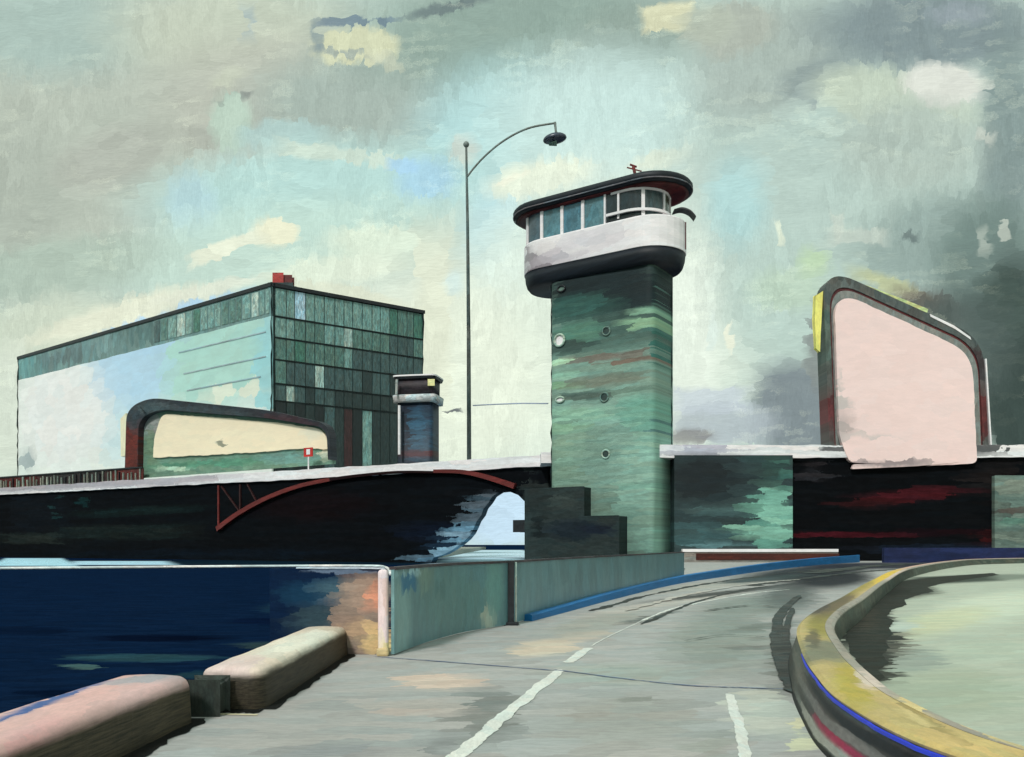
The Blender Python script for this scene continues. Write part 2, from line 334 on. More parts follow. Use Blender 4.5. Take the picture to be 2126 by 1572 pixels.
M['road'] = paint('road', (154, 157, 154), [
 (640, 1500, 200, 70, 8, (150, 150, 146), .8, .5), (560, 1440, 110, 30, 10, (154, 152, 148), .8, .5), (910, 1415, 90, 17, 0, (186, 172, 158), .95, .3), (870, 1470, 100, 18, 0, (164, 156, 148), .8, .4),
 (1130, 1345, 75, 17, 6, (188, 178, 160), .95, .3), (1210, 1320, 60, 10, 8, (176, 170, 156), .8, .3), (700, 1560, 120, 16, 0, (128, 130, 130), .8, .5), (1010, 1480, 60, 50, 40, (116, 120, 116), .9, .5), (900, 1560, 60, 26, 30, (122, 124, 122), .8, .5),
 (1300, 1500, 150, 60, 0, (146, 148, 142), .9, .5), (1280, 1400, 140, 22, 0, (146, 156, 148), .8, .5), (1500, 1340, 120, 60, 0, (128, 137, 130), .9, .5), (1560, 1260, 100, 24, 6, (122, 132, 126), .9, .5), (1250, 1290, 100, 16, 12, (148, 150, 142), .9, .4),
 (1120, 1448, 22, 7, 0, (82, 80, 70), .9, .3), (1330, 1452, 26, 5, 0, (118, 122, 116), .8, .4), (1600, 1480, 90, 46, -20, (172, 178, 168), .95, .25), (1665, 1520, 38, 30, -40, (192, 196, 166), .95, .25), (1480, 1560, 40, 40, 0, (134, 138, 130), .7, .5),
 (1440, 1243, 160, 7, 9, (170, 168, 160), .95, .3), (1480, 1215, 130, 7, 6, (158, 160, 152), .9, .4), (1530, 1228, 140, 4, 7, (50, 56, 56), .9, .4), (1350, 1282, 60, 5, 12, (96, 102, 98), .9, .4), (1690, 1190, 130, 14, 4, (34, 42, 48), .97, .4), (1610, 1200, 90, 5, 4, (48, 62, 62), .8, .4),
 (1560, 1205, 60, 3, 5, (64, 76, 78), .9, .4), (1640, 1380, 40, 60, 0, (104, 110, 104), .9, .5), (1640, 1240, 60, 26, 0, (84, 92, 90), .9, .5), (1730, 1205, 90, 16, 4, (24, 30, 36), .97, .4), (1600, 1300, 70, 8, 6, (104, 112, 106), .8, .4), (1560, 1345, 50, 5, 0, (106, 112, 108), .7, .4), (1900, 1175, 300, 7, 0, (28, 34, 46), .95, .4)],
 GR, size=.24, stretch=(2.4, 1.1), rough=.75, spec=.12, bump=.3, vary=.11, keep=.45, warp=.4, ang=-20, bd=.008, k=.80)
M['plaza'] = paint('plaza', (168, 178, 162), [
 (2080, 1260, 130, 30, 8, (192, 202, 182), .9, .5), (1960, 1290, 110, 22, 12, (188, 194, 162), .8, .5), (2060, 1200, 110, 7, 2, (112, 124, 112), .9, .4), (1960, 1440, 160, 50, 0, (156, 168, 148), .8, .5), (1900, 1370, 60, 26, 0, (140, 152, 142), .9, .4),
 (1830, 1330, 66, 46, 0, (120, 122, 110), .9, .3), (1800, 1290, 52, 62, 0, (46, 50, 46), 1, .2, 1), (1815, 1375, 34, 46, 10, (52, 56, 50), 1, .25, 1), (1850, 1228, 92, 20, 8, (48, 54, 48), 1, .25, 1), (1980, 1203, 90, 8, 3, (62, 72, 64), 1, .3, 1), (1870, 1300, 32, 12, 0, (178, 192, 180), .95, .3), (1820, 1400, 26, 26, -20, (58, 62, 54), 1, .3), (1770, 1230, 40, 20, 0, (54, 58, 52), 1, .3), (2050, 1350, 90, 20, 0, (172, 184, 166), .8, .5)],  # dark dabs paint the shadow inside the curved wall
 GR, size=.2, stretch=(3, 1.0), rough=.7, spec=.12, bump=.3, vary=.08, keep=.45, warp=.4, ang=-15, bd=.008)
M['deck'] = paint('deck_edge', (222, 228, 222), [(120, 1010, 220, 8, 3, (150, 146, 152), .9, .4), (330, 1000, 150, 9, 4, (164, 160, 166), .9, .4), (600, 968, 120, 4, 3, (176, 176, 178), .8, .5)], BL, size=.8, stretch=(6, .5), vary=.1)
M['deckr'] = paint('deck_edge_right', (218, 222, 222), [(1450, 934, 60, 12, 0, (164, 166, 180), .9, .35), (1480, 945, 80, 4, 0, (120, 116, 120), .8, .5), (1745, 935, 16, 14, 0, (60, 60, 62), .9, .5), (1980, 935, 90, 14, 0, (40, 44, 46), .9, .3)], BR, size=.8, stretch=(6, .5), vary=.1)
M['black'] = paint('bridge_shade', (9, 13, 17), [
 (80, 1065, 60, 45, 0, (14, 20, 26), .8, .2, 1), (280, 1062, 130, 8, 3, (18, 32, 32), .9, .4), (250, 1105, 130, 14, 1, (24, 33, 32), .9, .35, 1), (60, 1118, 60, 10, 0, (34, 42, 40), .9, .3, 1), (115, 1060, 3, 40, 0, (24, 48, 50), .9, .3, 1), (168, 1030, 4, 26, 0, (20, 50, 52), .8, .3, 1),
 (900, 1105, 70, 20, 0, (14, 24, 40), .9, .5), (930, 1135, 60, 26, 25, (34, 56, 78), .9, .5), (992, 1070, 22, 40, -20, (88, 108, 122), .9, .5), (968, 1112, 24, 26, -30, (110, 142, 162), .95, .4), (930, 1146, 34, 12, 15, (130, 166, 188), .95, .4), (1012, 1034, 22, 16, 30, (74, 88, 98), .8, .5), (880, 1158, 40, 6, 5, (90, 124, 146), .8, .5), (640, 1050, 120, 30, 0, (20, 9, 12), .7, .5), (430, 1150, 300, 10, 0, (10, 20, 30), .7, .5), (1110, 1000, 20, 36, 0, (44, 52, 52), .9, .3, 1)], BL, size=.9, stretch=(5, .5), vary=.3, rough=.8, spec=.06, k=1.0, bump=.1)  # pale streaks paint light spilling round the opening
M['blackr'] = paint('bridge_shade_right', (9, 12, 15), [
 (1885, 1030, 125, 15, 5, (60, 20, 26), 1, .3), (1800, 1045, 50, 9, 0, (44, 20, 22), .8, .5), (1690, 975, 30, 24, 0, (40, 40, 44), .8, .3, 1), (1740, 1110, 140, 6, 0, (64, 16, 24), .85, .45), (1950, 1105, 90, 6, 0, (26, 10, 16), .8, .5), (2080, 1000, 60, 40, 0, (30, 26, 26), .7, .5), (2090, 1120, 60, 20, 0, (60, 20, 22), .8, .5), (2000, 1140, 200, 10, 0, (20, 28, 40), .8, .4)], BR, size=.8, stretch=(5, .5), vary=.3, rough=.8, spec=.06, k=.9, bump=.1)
M['red'] = paint('red_steel', (94, 36, 34), size=.5, stretch=(3, 1), vary=.25)
M['red_dim'] = paint('dim_red_steel', (46, 20, 20), size=.5, stretch=(3, 1), vary=.25)
M['white'] = paint('white_paint', (222, 226, 218), size=.6, stretch=(3, .8), vary=.07)
M['dark'] = paint('dark_paint', (30, 32, 36), size=.5, stretch=(3, 1), vary=.3, spec=.4, rough=.4)
M['brown'] = paint('brown_paint', (66, 30, 22), size=.5, stretch=(6, .5), vary=.25)
M['blue'] = paint('blue_paint', (22, 106, 164), size=.8, stretch=(5, .6), vary=.2, k=.9)
M['navy'] = paint('navy_paint', (24, 34, 70), size=.8, stretch=(5, .6), vary=.3)
M['pole'] = paint('lamp_grey', (104, 114, 110), size=.5, stretch=(1, 3), vary=.25)
M['line'] = paint('road_line_white', (206, 212, 204), plane=GR, size=.12, stretch=(1, 2), vary=.1, rough=.6, keep=.4, bd=.006, bump=.5)
M['seam'] = paint('blue_seam', (84, 100, 136), plane=GR, size=.2, stretch=(3, 1), vary=.15)
M['ultra'] = paint('ultramarine', (40, 48, 168), size=.2, stretch=(4, 1), vary=.15)

# ---------------------------------------------------------------- ground, water, far shore
def flat(name, outline, z, mat):
    bm = bmesh.new(); f = bm.faces.new([bm.verts.new((x, y, z)) for x, y in outline])
    bmesh.ops.triangulate(bm, faces=[f], ngon_method='EAR_CLIP'); return struct(link(name, bm, mat))
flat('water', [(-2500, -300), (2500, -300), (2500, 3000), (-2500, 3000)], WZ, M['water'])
barrier_px = [(812, 1361), (880, 1336), (960, 1314), (1055, 1297), (1150, 1271), (1250, 1246), (1400, 1211), (1418, 1207)]
bar_path = spline([gnd(*p) for p in barrier_px], 8)
kerb_out = [(40, 2.2), (14, 2.9), (7, 3.5), (4.2, 3.85), (2.95, 4.45), (2.55, 5.3), (2.6, 6.8), (2.88, 8.2), (3.35, 10), (4.3, 13), (5.7, 16.2), (7.6, 20), (12, 29), (19.7, 43.9), (31, 62), (40, 73), (55, 82)]
kout = spline([Vector((x, y, 0)) for x, y in kerb_out], 10)
edge = [(-3.85, -300), (-3.85, 9.2), (-3.3, 9.4), (-3.1, 13.2), (-2.1, 13.25), (-1.95, 13.1)] + [(p.x - .12, p.y + .12) for p in bar_path] + [(12, 60), (14, 84), (14, 86.9), (160, 86.9), (400, 400), (400, -300)]
bm = bmesh.new(); top = [bm.verts.new((x, y, 0)) for x, y in edge]; bot = [bm.verts.new((x, y, -2)) for x, y in edge]
f = bm.faces.new(top)
for i in range(len(edge)): bm.faces.new((top[i], bot[i], bot[(i + 1) % len(edge)], top[(i + 1) % len(edge)]))
bmesh.ops.triangulate(bm, faces=[f], ngon_method='EAR_CLIP')
struct(link('road', bm, M['road']))
# paved pale ground inside the curved wall
inner = sweep(kout, [(-.4, .004), (-.4, .004)], closed=False); pts = [(v.co.x, v.co.y) for v in inner.verts][::2]; inner.free()
pts = [p for p in pts if p[0] < 56]
flat('pavement', pts, .004, M['plaza'])
shade_px = [(1763, 1268), (1772, 1250), (1800, 1231), (1835, 1217), (1880, 1206), (1960, 1197), (2060, 1190), (2075, 1194), (2010, 1203), (1962, 1211), (1925, 1220), (1938, 1228), (1900, 1238), (1878, 1246), (1884, 1256), (1850, 1268), (1842, 1282), (1856, 1290),  # outline of a dark sheet painting the shade inside the curved wall
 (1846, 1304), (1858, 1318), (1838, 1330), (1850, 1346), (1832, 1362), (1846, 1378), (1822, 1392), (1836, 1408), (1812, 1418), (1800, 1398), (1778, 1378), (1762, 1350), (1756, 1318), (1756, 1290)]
bm = bmesh.new(); so_ = hand([tuple(gnd(x, y).xy) for x, y in shade_px], .2, .02); sv = [bm.verts.new((x, y, .009)) for x, y in so_]
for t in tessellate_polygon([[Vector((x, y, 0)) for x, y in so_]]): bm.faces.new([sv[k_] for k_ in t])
struct(link('pavement_shade', bm, paint('shade_dark', (50, 54, 49), [(1800, 1290, 20, 30, 0, (66, 66, 58), .8, .3), (1850, 1230, 40, 8, 0, (38, 42, 38), .8, .3)], GR, size=.16, stretch=(3, 1), vary=.25, rough=.8, spec=.08, bd=.006)))
# road lines
def line_px(name, pts, w, mat, z=.006, per=8):
    return struct(link(name, sheet(spline([gnd(*p, z) for p in pts], per), w, z), mat))
def ragged(name, pts, w, mat, z, rag):
    path = spline([gnd(*p, z) for p in pts], 40); bm = bmesh.new(); last = None; n = len(path); j1 = j2 = 0.0
    for i, p in enumerate(path):
        t = path[min(i + 1, n - 1)] - path[max(i - 1, 0)]; t.normalize(); s = Vector((-t.y, t.x, 0))
        j1 = j1 * .72 + random.uniform(-rag, rag) * .7; j2 = j2 * .72 + random.uniform(-rag, rag) * .7; edge_f = min(1, 14 * min(i, n - 1 - i) / n + .35)
        ww = max(w * (.5 + j1) * edge_f, .004); w2 = max(w * (.5 + j2) * edge_f, .004)
        cur = (bm.verts.new(p + s * ww), bm.verts.new(p - s * w2))
        if last: bm.faces.new((last[0], last[1], cur[1], cur[0]))
        last = cur
    return struct(link(name, bm, mat))
ragged('road_marking', [(925, 1590), (1040, 1492), (1163, 1390)], .15, M['line'], .006, .14)
ragged('road_marking', [(1178, 1376), (1222, 1345)], .16, M['line'], .006, .12)
ragged('road_marking', [(1228, 1341), (1262, 1322), (1330, 1290)], .03, M['line'], .006, .3)
ragged('road_marking', [(1330, 1289), (1420, 1258), (1560, 1232), (1640, 1224)], .10, M['line'], .006, .3)
ragged('road_marking', [(1513, 1440), (1532, 1500), (1552, 1590)], .10, M['line'], .006, .12)
ragged('road_seam', [(775, 1363), (900, 1372), (1130, 1390), (1165, 1392), (1290, 1408), (1420, 1422), (1500, 1426), (1630, 1430)], .035, M['seam'], .008, .3)
ragged('road_seam', [(875, 1326), (920, 1312), (970, 1300), (1030, 1297)], .06, M['ultra'], .008, .3)
tm = paint('tyre_dark', (70, 76, 74), plane=GR, size=.25, stretch=(3, 1), vary=.3, rough=.8, spec=.1)
tm2 = paint('streak_pale', (176, 176, 168), plane=GR, size=.25, stretch=(3, 1), vary=.15, rough=.8, spec=.1)
for iz_, (pts_, w_, m_) in enumerate((([(1330, 1296), (1450, 1248), (1560, 1222), (1640, 1212), (1720, 1204)], .10, tm), ([(1225, 1268), (1400, 1224), (1560, 1198), (1700, 1183), (1800, 1178)], .22, tm), ([(1560, 1216), (1640, 1204), (1760, 1190), (1860, 1182)], .5, tm),
   ([(1300, 1268), (1420, 1236), (1560, 1212), (1660, 1203)], .22, tm2), ([(1655, 1440), (1625, 1380), (1612, 1320), (1622, 1272), (1660, 1236)], .14, tm), ([(1668, 1430), (1640, 1370), (1632, 1310), (1646, 1262)], .09, tm),
   ([(1690, 1190), (1800, 1176), (1900, 1170)], 1.6, tm), ([(1460, 1268), (1560, 1256), (1625, 1262)], .06, tm), ([(1420, 1330), (1500, 1318), (1590, 1322)], .04, tm))):
    ragged('tyre_mark', pts_, w_ * (1.5 if iz_ in (4, 5) else 1), m_, .010 + .003 * iz_, .1 if iz_ in (4, 5) else .42)
st_ = paint('shade_black', (26, 26, 24), plane=GR, size=.12, stretch=(1, 3), vary=.3, rough=.8, spec=.1)  # black strips paint ground shadow along the stone blocks
for a_, b_, w_ in (((-2.46, 8.75), (-2.42, 13.2), .12), ((-3.0, 5.0), (-2.98, 8.3), .16), ((-3.1, 8.62), (-2.5, 8.62), .12)):
    bm = bmesh.new(); last = None
    for i in range(41):
        p_ = Vector((*a_, .005)).lerp(Vector((*b_, .005)), i / 40); t_ = Vector((b_[0] - a_[0], b_[1] - a_[1], 0)).normalized(); n_ = Vector((-t_.y, t_.x, 0))
        cur = (bm.verts.new(p_ + n_ * w_), bm.verts.new(p_ - n_ * w_ * (.55 + .25 * math.sin(i * .9) * math.sin(i * .37) + random.uniform(-.1, .1))))
        if last: bm.faces.new((last[0], last[1], cur[1], cur[0]))
        last = cur
    struct(link('block_shade', bm, st_))
# far shore under the buildings
shore = [(-400, 160), (-60, 162), (-40, 150), (-12, 150), (-12, 400), (-900, 1200)]
bm = bmesh.new(); top = [bm.verts.new((x, y, .4)) for x, y in shore]; bot = [bm.verts.new((x, y, -2)) for x, y in shore]
bm.faces.new(top)
for i in range(len(shore)): bm.faces.new((top[i], bot[i], bot[(i + 1) % len(shore)], top[(i + 1) % len(shore)]))
struct(link('ground', bm, paint('shore_ground', (120, 126, 118), size=3)))

# ---------------------------------------------------------------- bridge
br = thing('bridge', 'low bridge with black shade under a white deck edge and red arch ribs crossing the whole view', 'bridge', (4, 96, WZ))
Lw = (A0 - B0).length
LEFTU = -170.0
bm = prism(hand([(LEFTU, DT - 1.23), (Lw, DT - 1.23), (Lw, DT), (LEFTU, DT)], .8, .05), 0, None, BL, .45, -12); link('deck', bm, M['deck'], br)
bm = prism(hand([(-2.0, DT - 1.23), (150, DT - 1.23), (150, DT), (-2.0, DT)], .8, .05), 0, None, BR, .45, -12); link('deck', bm, M['deckr'], br)
bm = prism([(0, 0), (15.5, 0), (15.5, 12), (0, 12)], 0, None, Plane((A0.x - 1, 92.5, DT - 1.2), (1, 0, 0), (0, 1, 0)), 0, 1.15); link('deck_slab', bm, M['deckr'], br)
# left side wall, painted as the shadow under the deck, opening next to pier
zb = -1.6; uvL = lambda x, y: tuple(BL.uv(x, y))
opening = [(1092, 1290), (1094, 1110), (1095, 1060), (1090, 1042), (1076, 1028), (1056, 1020), (1036, 1022), (1022, 1031), (1014, 1044), (1004, 1056), (999, 1070), (990, 1082), (984, 1096), (978, 1108), (968, 1120), (956, 1130), (940, 1141), (924, 1150), (900, 1158)]
ou = [uvL(x, y) for x, y in opening]
out = [(LEFTU, zb), (LEFTU, DT - 1.2), (Lw, DT - 1.2), (Lw, zb), (ou[0][0], zb)] + ou[1:] + [(ou[-1][0] - 1, zb)]
link('side_wall', prism(out, 0, None, BL, 0, -1.0), M['black'], br)
link('side_wall', rect(BR, 3, 150, -1, DT - 1.2, 0, -1.0), M['blackr'], br)  # black here also stands in for shadow under the deck
def rib(pts, w, mat, name='arch_rib'):
    pp = [BL.pt(*BL.uv(x, y), .35) for x, y in pts]; pp = spline(pp, 6); bm = bmesh.new(); last = None
    for i, p in enumerate(pp):
        t = (pp[min(i + 1, len(pp) - 1)] - pp[max(i - 1, 0)]).normalized(); s = t.cross(BL.N).normalized()
        ww = w * (1 - .35 * i / len(pp)) if name == 'arch_rib' else w
        q = [bm.verts.new(p + s * a * ww / 2 + BL.N * b) for a, b in ((-1, -.34), (1, -.34), (1, .2), (-1, .2))]
        if last:
            for k in range(4): bm.faces.new((last[k], last[(k + 1) % 4], q[(k + 1) % 4], q[k]))
        else: bm.faces.new(q[::-1])
        last = q
    bm.faces.new(last); return link(name, bm, mat, br)
rib([(455, 1099), (500, 1066), (560, 1034), (625, 1010), (690, 996)], .7, M['red'])
rib([(690, 996), (750, 988), (830, 981), (905, 981)], .4, paint('faded_rib', (26, 12, 14), size=.5, stretch=(3, 1), vary=.3, spec=.1, rough=.8), 'arch_rib')
rib([(1072, 1010), (1010, 990), (960, 980), (905, 979)], .6, M['red'])
def strut(a, b, w, mat): link('strut', bar(BL.pt(*BL.uv(*a), .1), BL.pt(*BL.uv(*b), .1), w, .2, side=BL.N.cross(Vector((0, 0, 1)))), mat, br)
strut((455, 1008), (455, 1096), .28, M['red']); strut((461, 1010), (500, 1064), .2, M['red_dim']); strut((500, 1006), (500, 1062), .28, M['red_dim']); strut((515, 1006), (533, 1040), .22, M['red_dim'])

# railing on the deck at the far left
rl = thing('railing', 'dark slatted railing with pale uprights on the bridge deck at the far left', 'railing', BL.pt(20, 0, -.6) + Vector((0, 0, DT)))
u0, u1 = BL.uv(-60, 1000)[0], BL.uv(284, 1000)[0]
M['rail_d'] = paint('railing_dark', (42, 38, 38), [(20, 995, 50, 20, 0, (78, 24, 22), .9, .4), (250, 985, 40, 18, 0, (84, 34, 30), .9, .4)], BL, size=.4, stretch=(.6, 3), vary=.35)
link('back_rail', rect(BL, u0, u1, DT, DT + 2.0, -1.1, -1.25), M['rail_d'], rl)
link('top_rail', rect(BL, u0, u1, DT + 1.95, DT + 2.15, -.9, -1.1), M['dark'], rl)
M['rail_p'] = paint('railing_pale', (128, 136, 126), size=.3, stretch=(.6, 3), vary=.4)
n = 46
for i in range(n):
    u = u0 + (u1 - u0) * (i + .5) / n + random.uniform(-.2, .2); h = random.uniform(1.2, 1.9); w = random.choice([.12, .16, .22, .45 if i < 22 else .15])
    link('baluster', rect(BL, u, u + w, DT + .05, DT + h, -.85, -1.05), M['rail_p'] if random.random() < .75 else M['dark'], rl)

# dark pier in steps at the tower's foot
TU = Vector((.824, -.566, 0)).normalized(); TN = Vector((-.566, -.824, 0)).normalized()
c1s, c2s = (7.75, 92.26), (13.05, 88.85)
PF = Plane(Vector((*c1s, 0)) + TN * 4.2, TU, (0, 0, 1))
M['pier'] = paint('pier_stone', (40, 50, 50), [(1190, 1100, 60, 22, 0, (24, 34, 42), .9, .4), (1110, 1040, 26, 30, 0, (34, 42, 42), .9, .4, 1), (1170, 1040, 34, 16, 0, (52, 62, 60), .8, .4), (1240, 1100, 34, 10, 0, (22, 30, 42), .9, .3, 1), (1120, 1095, 12, 20, 0, (16, 22, 24), .9, .3, 1)], PF, size=.5, stretch=(3, .8), vary=.2, k=.85, spec=.12)
pr = thing('bridge_pier', 'dark stone pier in two steps at the left foot of the green tower', 'pier', (7.5, 88, WZ))
dz = lambda x, y: tuple(PF.uv(x, y))
bl, br_ = PF.uv(1090, 1100)[0], PF.uv(1212, 1100)[0]; b3 = PF.uv(1287, 1100)[0]
z1, z2 = PF.uv(1160, 1013)[1], PF.uv(1250, 1072)[1]
link('upper_step', bevel(rect(PF, bl, br_, -2, z1, 0, -5.5), .06, 1), M['pier'], pr)
link('lower_step', bevel(rect(PF, br_ + .01, b3, -2, z2, .25, -5.5), .06, 1), M['pier'], pr)
q0 = PF.uv(1064, 1092)
link('fender', bevel(rect(PF, q0[0], bl + .1, q0[1] - .6, q0[1] + .55, -.2, -1.6), .08, 1), M['dark'], pr)

# ---------------------------------------------------------------- the bridge tower
TF = Plane(Vector((*c1s, 0)) + TN * 2.8, TU, (0, 0, 1))
G = lambda *a: a
M['shaft'] = paint('tower_copper_green', (106, 134, 122), [
 (1260, 600, 150, 84, 0, (22, 33, 35), 1, .4), (1190, 640, 80, 26, 10, (44, 76, 70), .9, .4), (1260, 690, 140, 40, 8, (58, 82, 76), .85, .5), (1200, 690, 40, 20, 6, (76, 116, 100), .8, .4, 1), (1340, 668, 44, 10, 8, (116, 150, 122), .95, .3, 1), (1345, 640, 38, 6, 8, (110, 146, 124), .9, .3, 1), (1380, 600, 12, 40, 0, (104, 146, 134), .9, .4),  # dark top dab paints the head's shadow on the shaft
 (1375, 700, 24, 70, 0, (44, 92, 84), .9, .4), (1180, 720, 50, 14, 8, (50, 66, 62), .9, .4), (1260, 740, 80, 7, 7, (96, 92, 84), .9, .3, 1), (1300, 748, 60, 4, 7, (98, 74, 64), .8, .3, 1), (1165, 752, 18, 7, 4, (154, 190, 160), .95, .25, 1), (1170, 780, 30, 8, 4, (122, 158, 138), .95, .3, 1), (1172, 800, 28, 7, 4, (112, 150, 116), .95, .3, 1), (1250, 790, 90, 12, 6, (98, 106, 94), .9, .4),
 (1300, 810, 60, 6, 5, (88, 112, 100), .8, .4), (1210, 822, 60, 8, 5, (62, 76, 70), .9, .4), (1200, 860, 60, 14, 3, (118, 158, 138), .95, .35, 1), (1180, 890, 38, 12, 3, (112, 150, 124), .9, .3, 1), (1330, 860, 50, 40, 0, (92, 138, 122), .9, .4), (1370, 900, 12, 44, 0, (66, 100, 104), .8, .4), (1230, 930, 30, 40, 0, (84, 108, 96), .9, .4, 1), (1175, 950, 34, 50, 0, (116, 142, 122), .9, .4, 1),
 (1340, 960, 44, 60, 0, (118, 160, 142), .95, .4), (1250, 1010, 44, 56, 0, (110, 138, 126), .9, .3, 1), (1332, 1040, 60, 116, 0, (142, 182, 166), 1, .25), (1330, 1010, 46, 8, 0, (134, 180, 160), .9, .3, 1), (1345, 1120, 46, 24, 0, (146, 192, 176), .97, .4), (1389, 780, 4, 330, 0, (26, 62, 62), .9, .3, 1), (1375, 620, 14, 44, 0, (88, 128, 118), .9, .35), (1270, 1000, 110, 130, 0, (122, 152, 138), .5, .5)],
 TF, size=.75, stretch=(3.6, .5), vary=.16, rough=.6, spec=.2, bump=.45, keep=.4, warp=.4, ang=-3, k=.66, bd=.05)
tw = thing('bridge_tower', 'tall rounded green bridge tower with a glazed control room under an oval roof', 'tower', (10.1, 90.7, WZ))
link('shaft', loft(c1s, c2s, [(-2, 2.8), (14, 2.8), (28.9, 2.8), (30.6, 2.8)]), M['shaft'], tw, True)
c1b, c2b = (4.85, 94.35), (14.1, 88.0)
HF = Plane(Vector((*c1b, 0)) + TN * 3.5, TU, (0, 0, 1))
M['band'] = paint('cabin_white', (224, 226, 220), [(1115, 560, 40, 36, 10, (110, 102, 108), .95, .5), (1160, 535, 50, 18, 10, (176, 172, 178), .9, .5), (1230, 500, 70, 24, 10, (200, 198, 202), .8, .5), (1195, 518, 28, 7, 14, (232, 234, 226), .95, .3), (1095, 520, 10, 30, 0, (140, 136, 140), .8, .4)], HF, size=.8, stretch=(2.5, 1), vary=.06, k=.86)  # grey dabs paint the shaded left end of the band
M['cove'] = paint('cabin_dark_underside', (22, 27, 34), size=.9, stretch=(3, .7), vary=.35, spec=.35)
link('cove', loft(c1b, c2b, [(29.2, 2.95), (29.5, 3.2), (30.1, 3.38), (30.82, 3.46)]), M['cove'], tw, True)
link('balcony_band', loft(c1b, c2b, [(30.8, 3.5), (30.83, 3.53), (33.75, 3.53), (33.87, 3.48)]), M['band'], tw, False)
for p in tw.children[-1].data.polygons: p.use_smooth = abs(p.normal.z) < .5
c1d, c2d = (4.6, 94.45), (13.0, 88.55)
link('room_core', loft(c1d, c2d, [(33.85, 2.2), (36.95, 2.2)]), M['dark'], tw, True)
glassm = {}
def glass(n, c, v=.25, r=.18):
    if n not in glassm: glassm[n] = paint('glass_' + n, c, size=.5, stretch=(.6, 2.2), vary=v, rough=r, spec=.55, bump=.15)
    return glassm[n]
rD = 3.0
mull = [1097, 1126, 1168, 1211, 1257, 1285, 1335, 1377, 1391]
pts = [on_stad(c1d, c2d, rD, x) for x in mull]
def arc_between(xa, xb, k=6): return [on_stad(c1d, c2d, rD, xa + (xb - xa) * i / k) for i in range(k + 1)]
def curved(ps, z0, z1, r0, r1):
    bm = bmesh.new(); last = None
    for p, n_ in ps:
        q = [bm.verts.new(Vector((p.x, p.y, z)) + n_ * r) for r, z in ((r0, z0), (r1, z0), (r1, z1), (r0, z1))]
        if last:
            for k in range(4): bm.faces.new((last[k], last[(k + 1) % 4], q[(k + 1) % 4], q[k]))
        else: bm.faces.new(q[::-1])
        last = q
    bm.faces.new(last); return bm
gcols = [('smoke', (70, 88, 96)), ('teal', (78, 116, 124)), ('cyan', (70, 112, 126)), ('teal', (78, 116, 124)), ('night', (34, 44, 48)), ('night', (34, 44, 48)), ('mist', (58, 72, 74)), ('olive', (66, 74, 62))]
for i in range(len(mull) - 1):
    link('window_pane', curved(arc_between(mull[i], mull[i + 1]), 33.85, 36.95, -.02, .03), glass(*gcols[i]), tw)
for i, (p, n_) in enumerate(pts):
    w = .34 if i in (1, 2, 3, 6) else .2
    t = Vector((-n_.y, n_.x, 0)); b_ = bmesh.new(); Q = Plane(p, t, (0, 0, 1))
    Q.N = n_; link('mullion', rect(Q, -w / 2, w / 2, 33.85, 36.95, .01, .18), M['white'], tw)
# the far side of the room: panes between posts
full = stad(c1d, c2d, rD, 14); lefti = on_stad(c1d, c2d, rD, 1097)[0]; righti = on_stad(c1d, c2d, rD, 1391)[0]
mid = Vector(((c1d[0] + c2d[0]) / 2, (c1d[1] + c2d[1]) / 2, 0))
def backness(p): return (p - righti).cross(lefti - righti).z
backs = [(p, d) for p, d in full if backness(p) * backness(Vector((8, 120, 0))) > 0]
backs.sort(key=lambda a: math.atan2((a[0] - mid).dot(-TN), (a[0] - mid).dot(TU)))
for a, b_ in zip(backs[::3], backs[3::3]):
    link('window_pane', curved([a, b_], 33.85, 36.95, -.02, .03), glass('smoke', (70, 88, 96)), tw)
    Q = Plane(a[0], Vector((-a[1].y, a[1].x, 0)), (0, 0, 1)); Q.N = a[1]
    link('mullion', rect(Q, -.12, .12, 33.85, 36.95, .04, .18), M['white'], tw)
for za, zbb in ((36.65, 36.87),): link('window_frame', curved(arc_between(1270, 1391, 16), za, zbb, .04, .2), M['white'], tw)
link('handrail', curved(arc_between(1262, 1391, 18), 34.5, 34.75, .22, .42), M['white'], tw)
link('handrail', curved(arc_between(1262, 1391, 18), 33.85, 34.1, .05, .2), M['dark'], tw)
c1r, c2r = (4.2, 94.8), (14.2, 88.0)
rf = link('roof', loft(c1r, c2r, [(36.95, 3.2), (37.07, 3.85), (37.4, 4.08), (37.7, 4.1), (37.95, 3.9), (38.1, 3.0)]), M['cove'], tw, True)
rim = [Vector((p.x, p.y, 37.27)) for p, d in stad(c1r, c2r, 4.06, 20)]; rim.append(rim[0])
M['trim'] = paint('roof_trim_grey', (112, 112, 118), size=.5, vary=.4)
link('roof_trim', tube(rim, .06, seg=6), M['trim'], rf)
M['maroon'] = paint('roof_maroon', (74, 28, 30), size=.5, vary=.3)
link('soffit', loft(c1r, c2r, [(36.85, 3.25), (36.96, 3.7)]), M['maroon'], rf, True)
# red mast on the roof
a = P3(1320, 357, 88)
bm = tube([a - Vector((0, 0, .6)), a + Vector((-.25, 0, .55))], .16, seg=8); tube([a + Vector((-.9, 0, .45)), a + Vector((.6, 0, .05))], .07, bm, 6); tube([a + Vector((-.6, 0, .75)), a + Vector((.1, 0, .5))], .1, bm, 6)
link('mast', bm, paint('mast_red', (104, 44, 44), size=.3, vary=.3), tw)
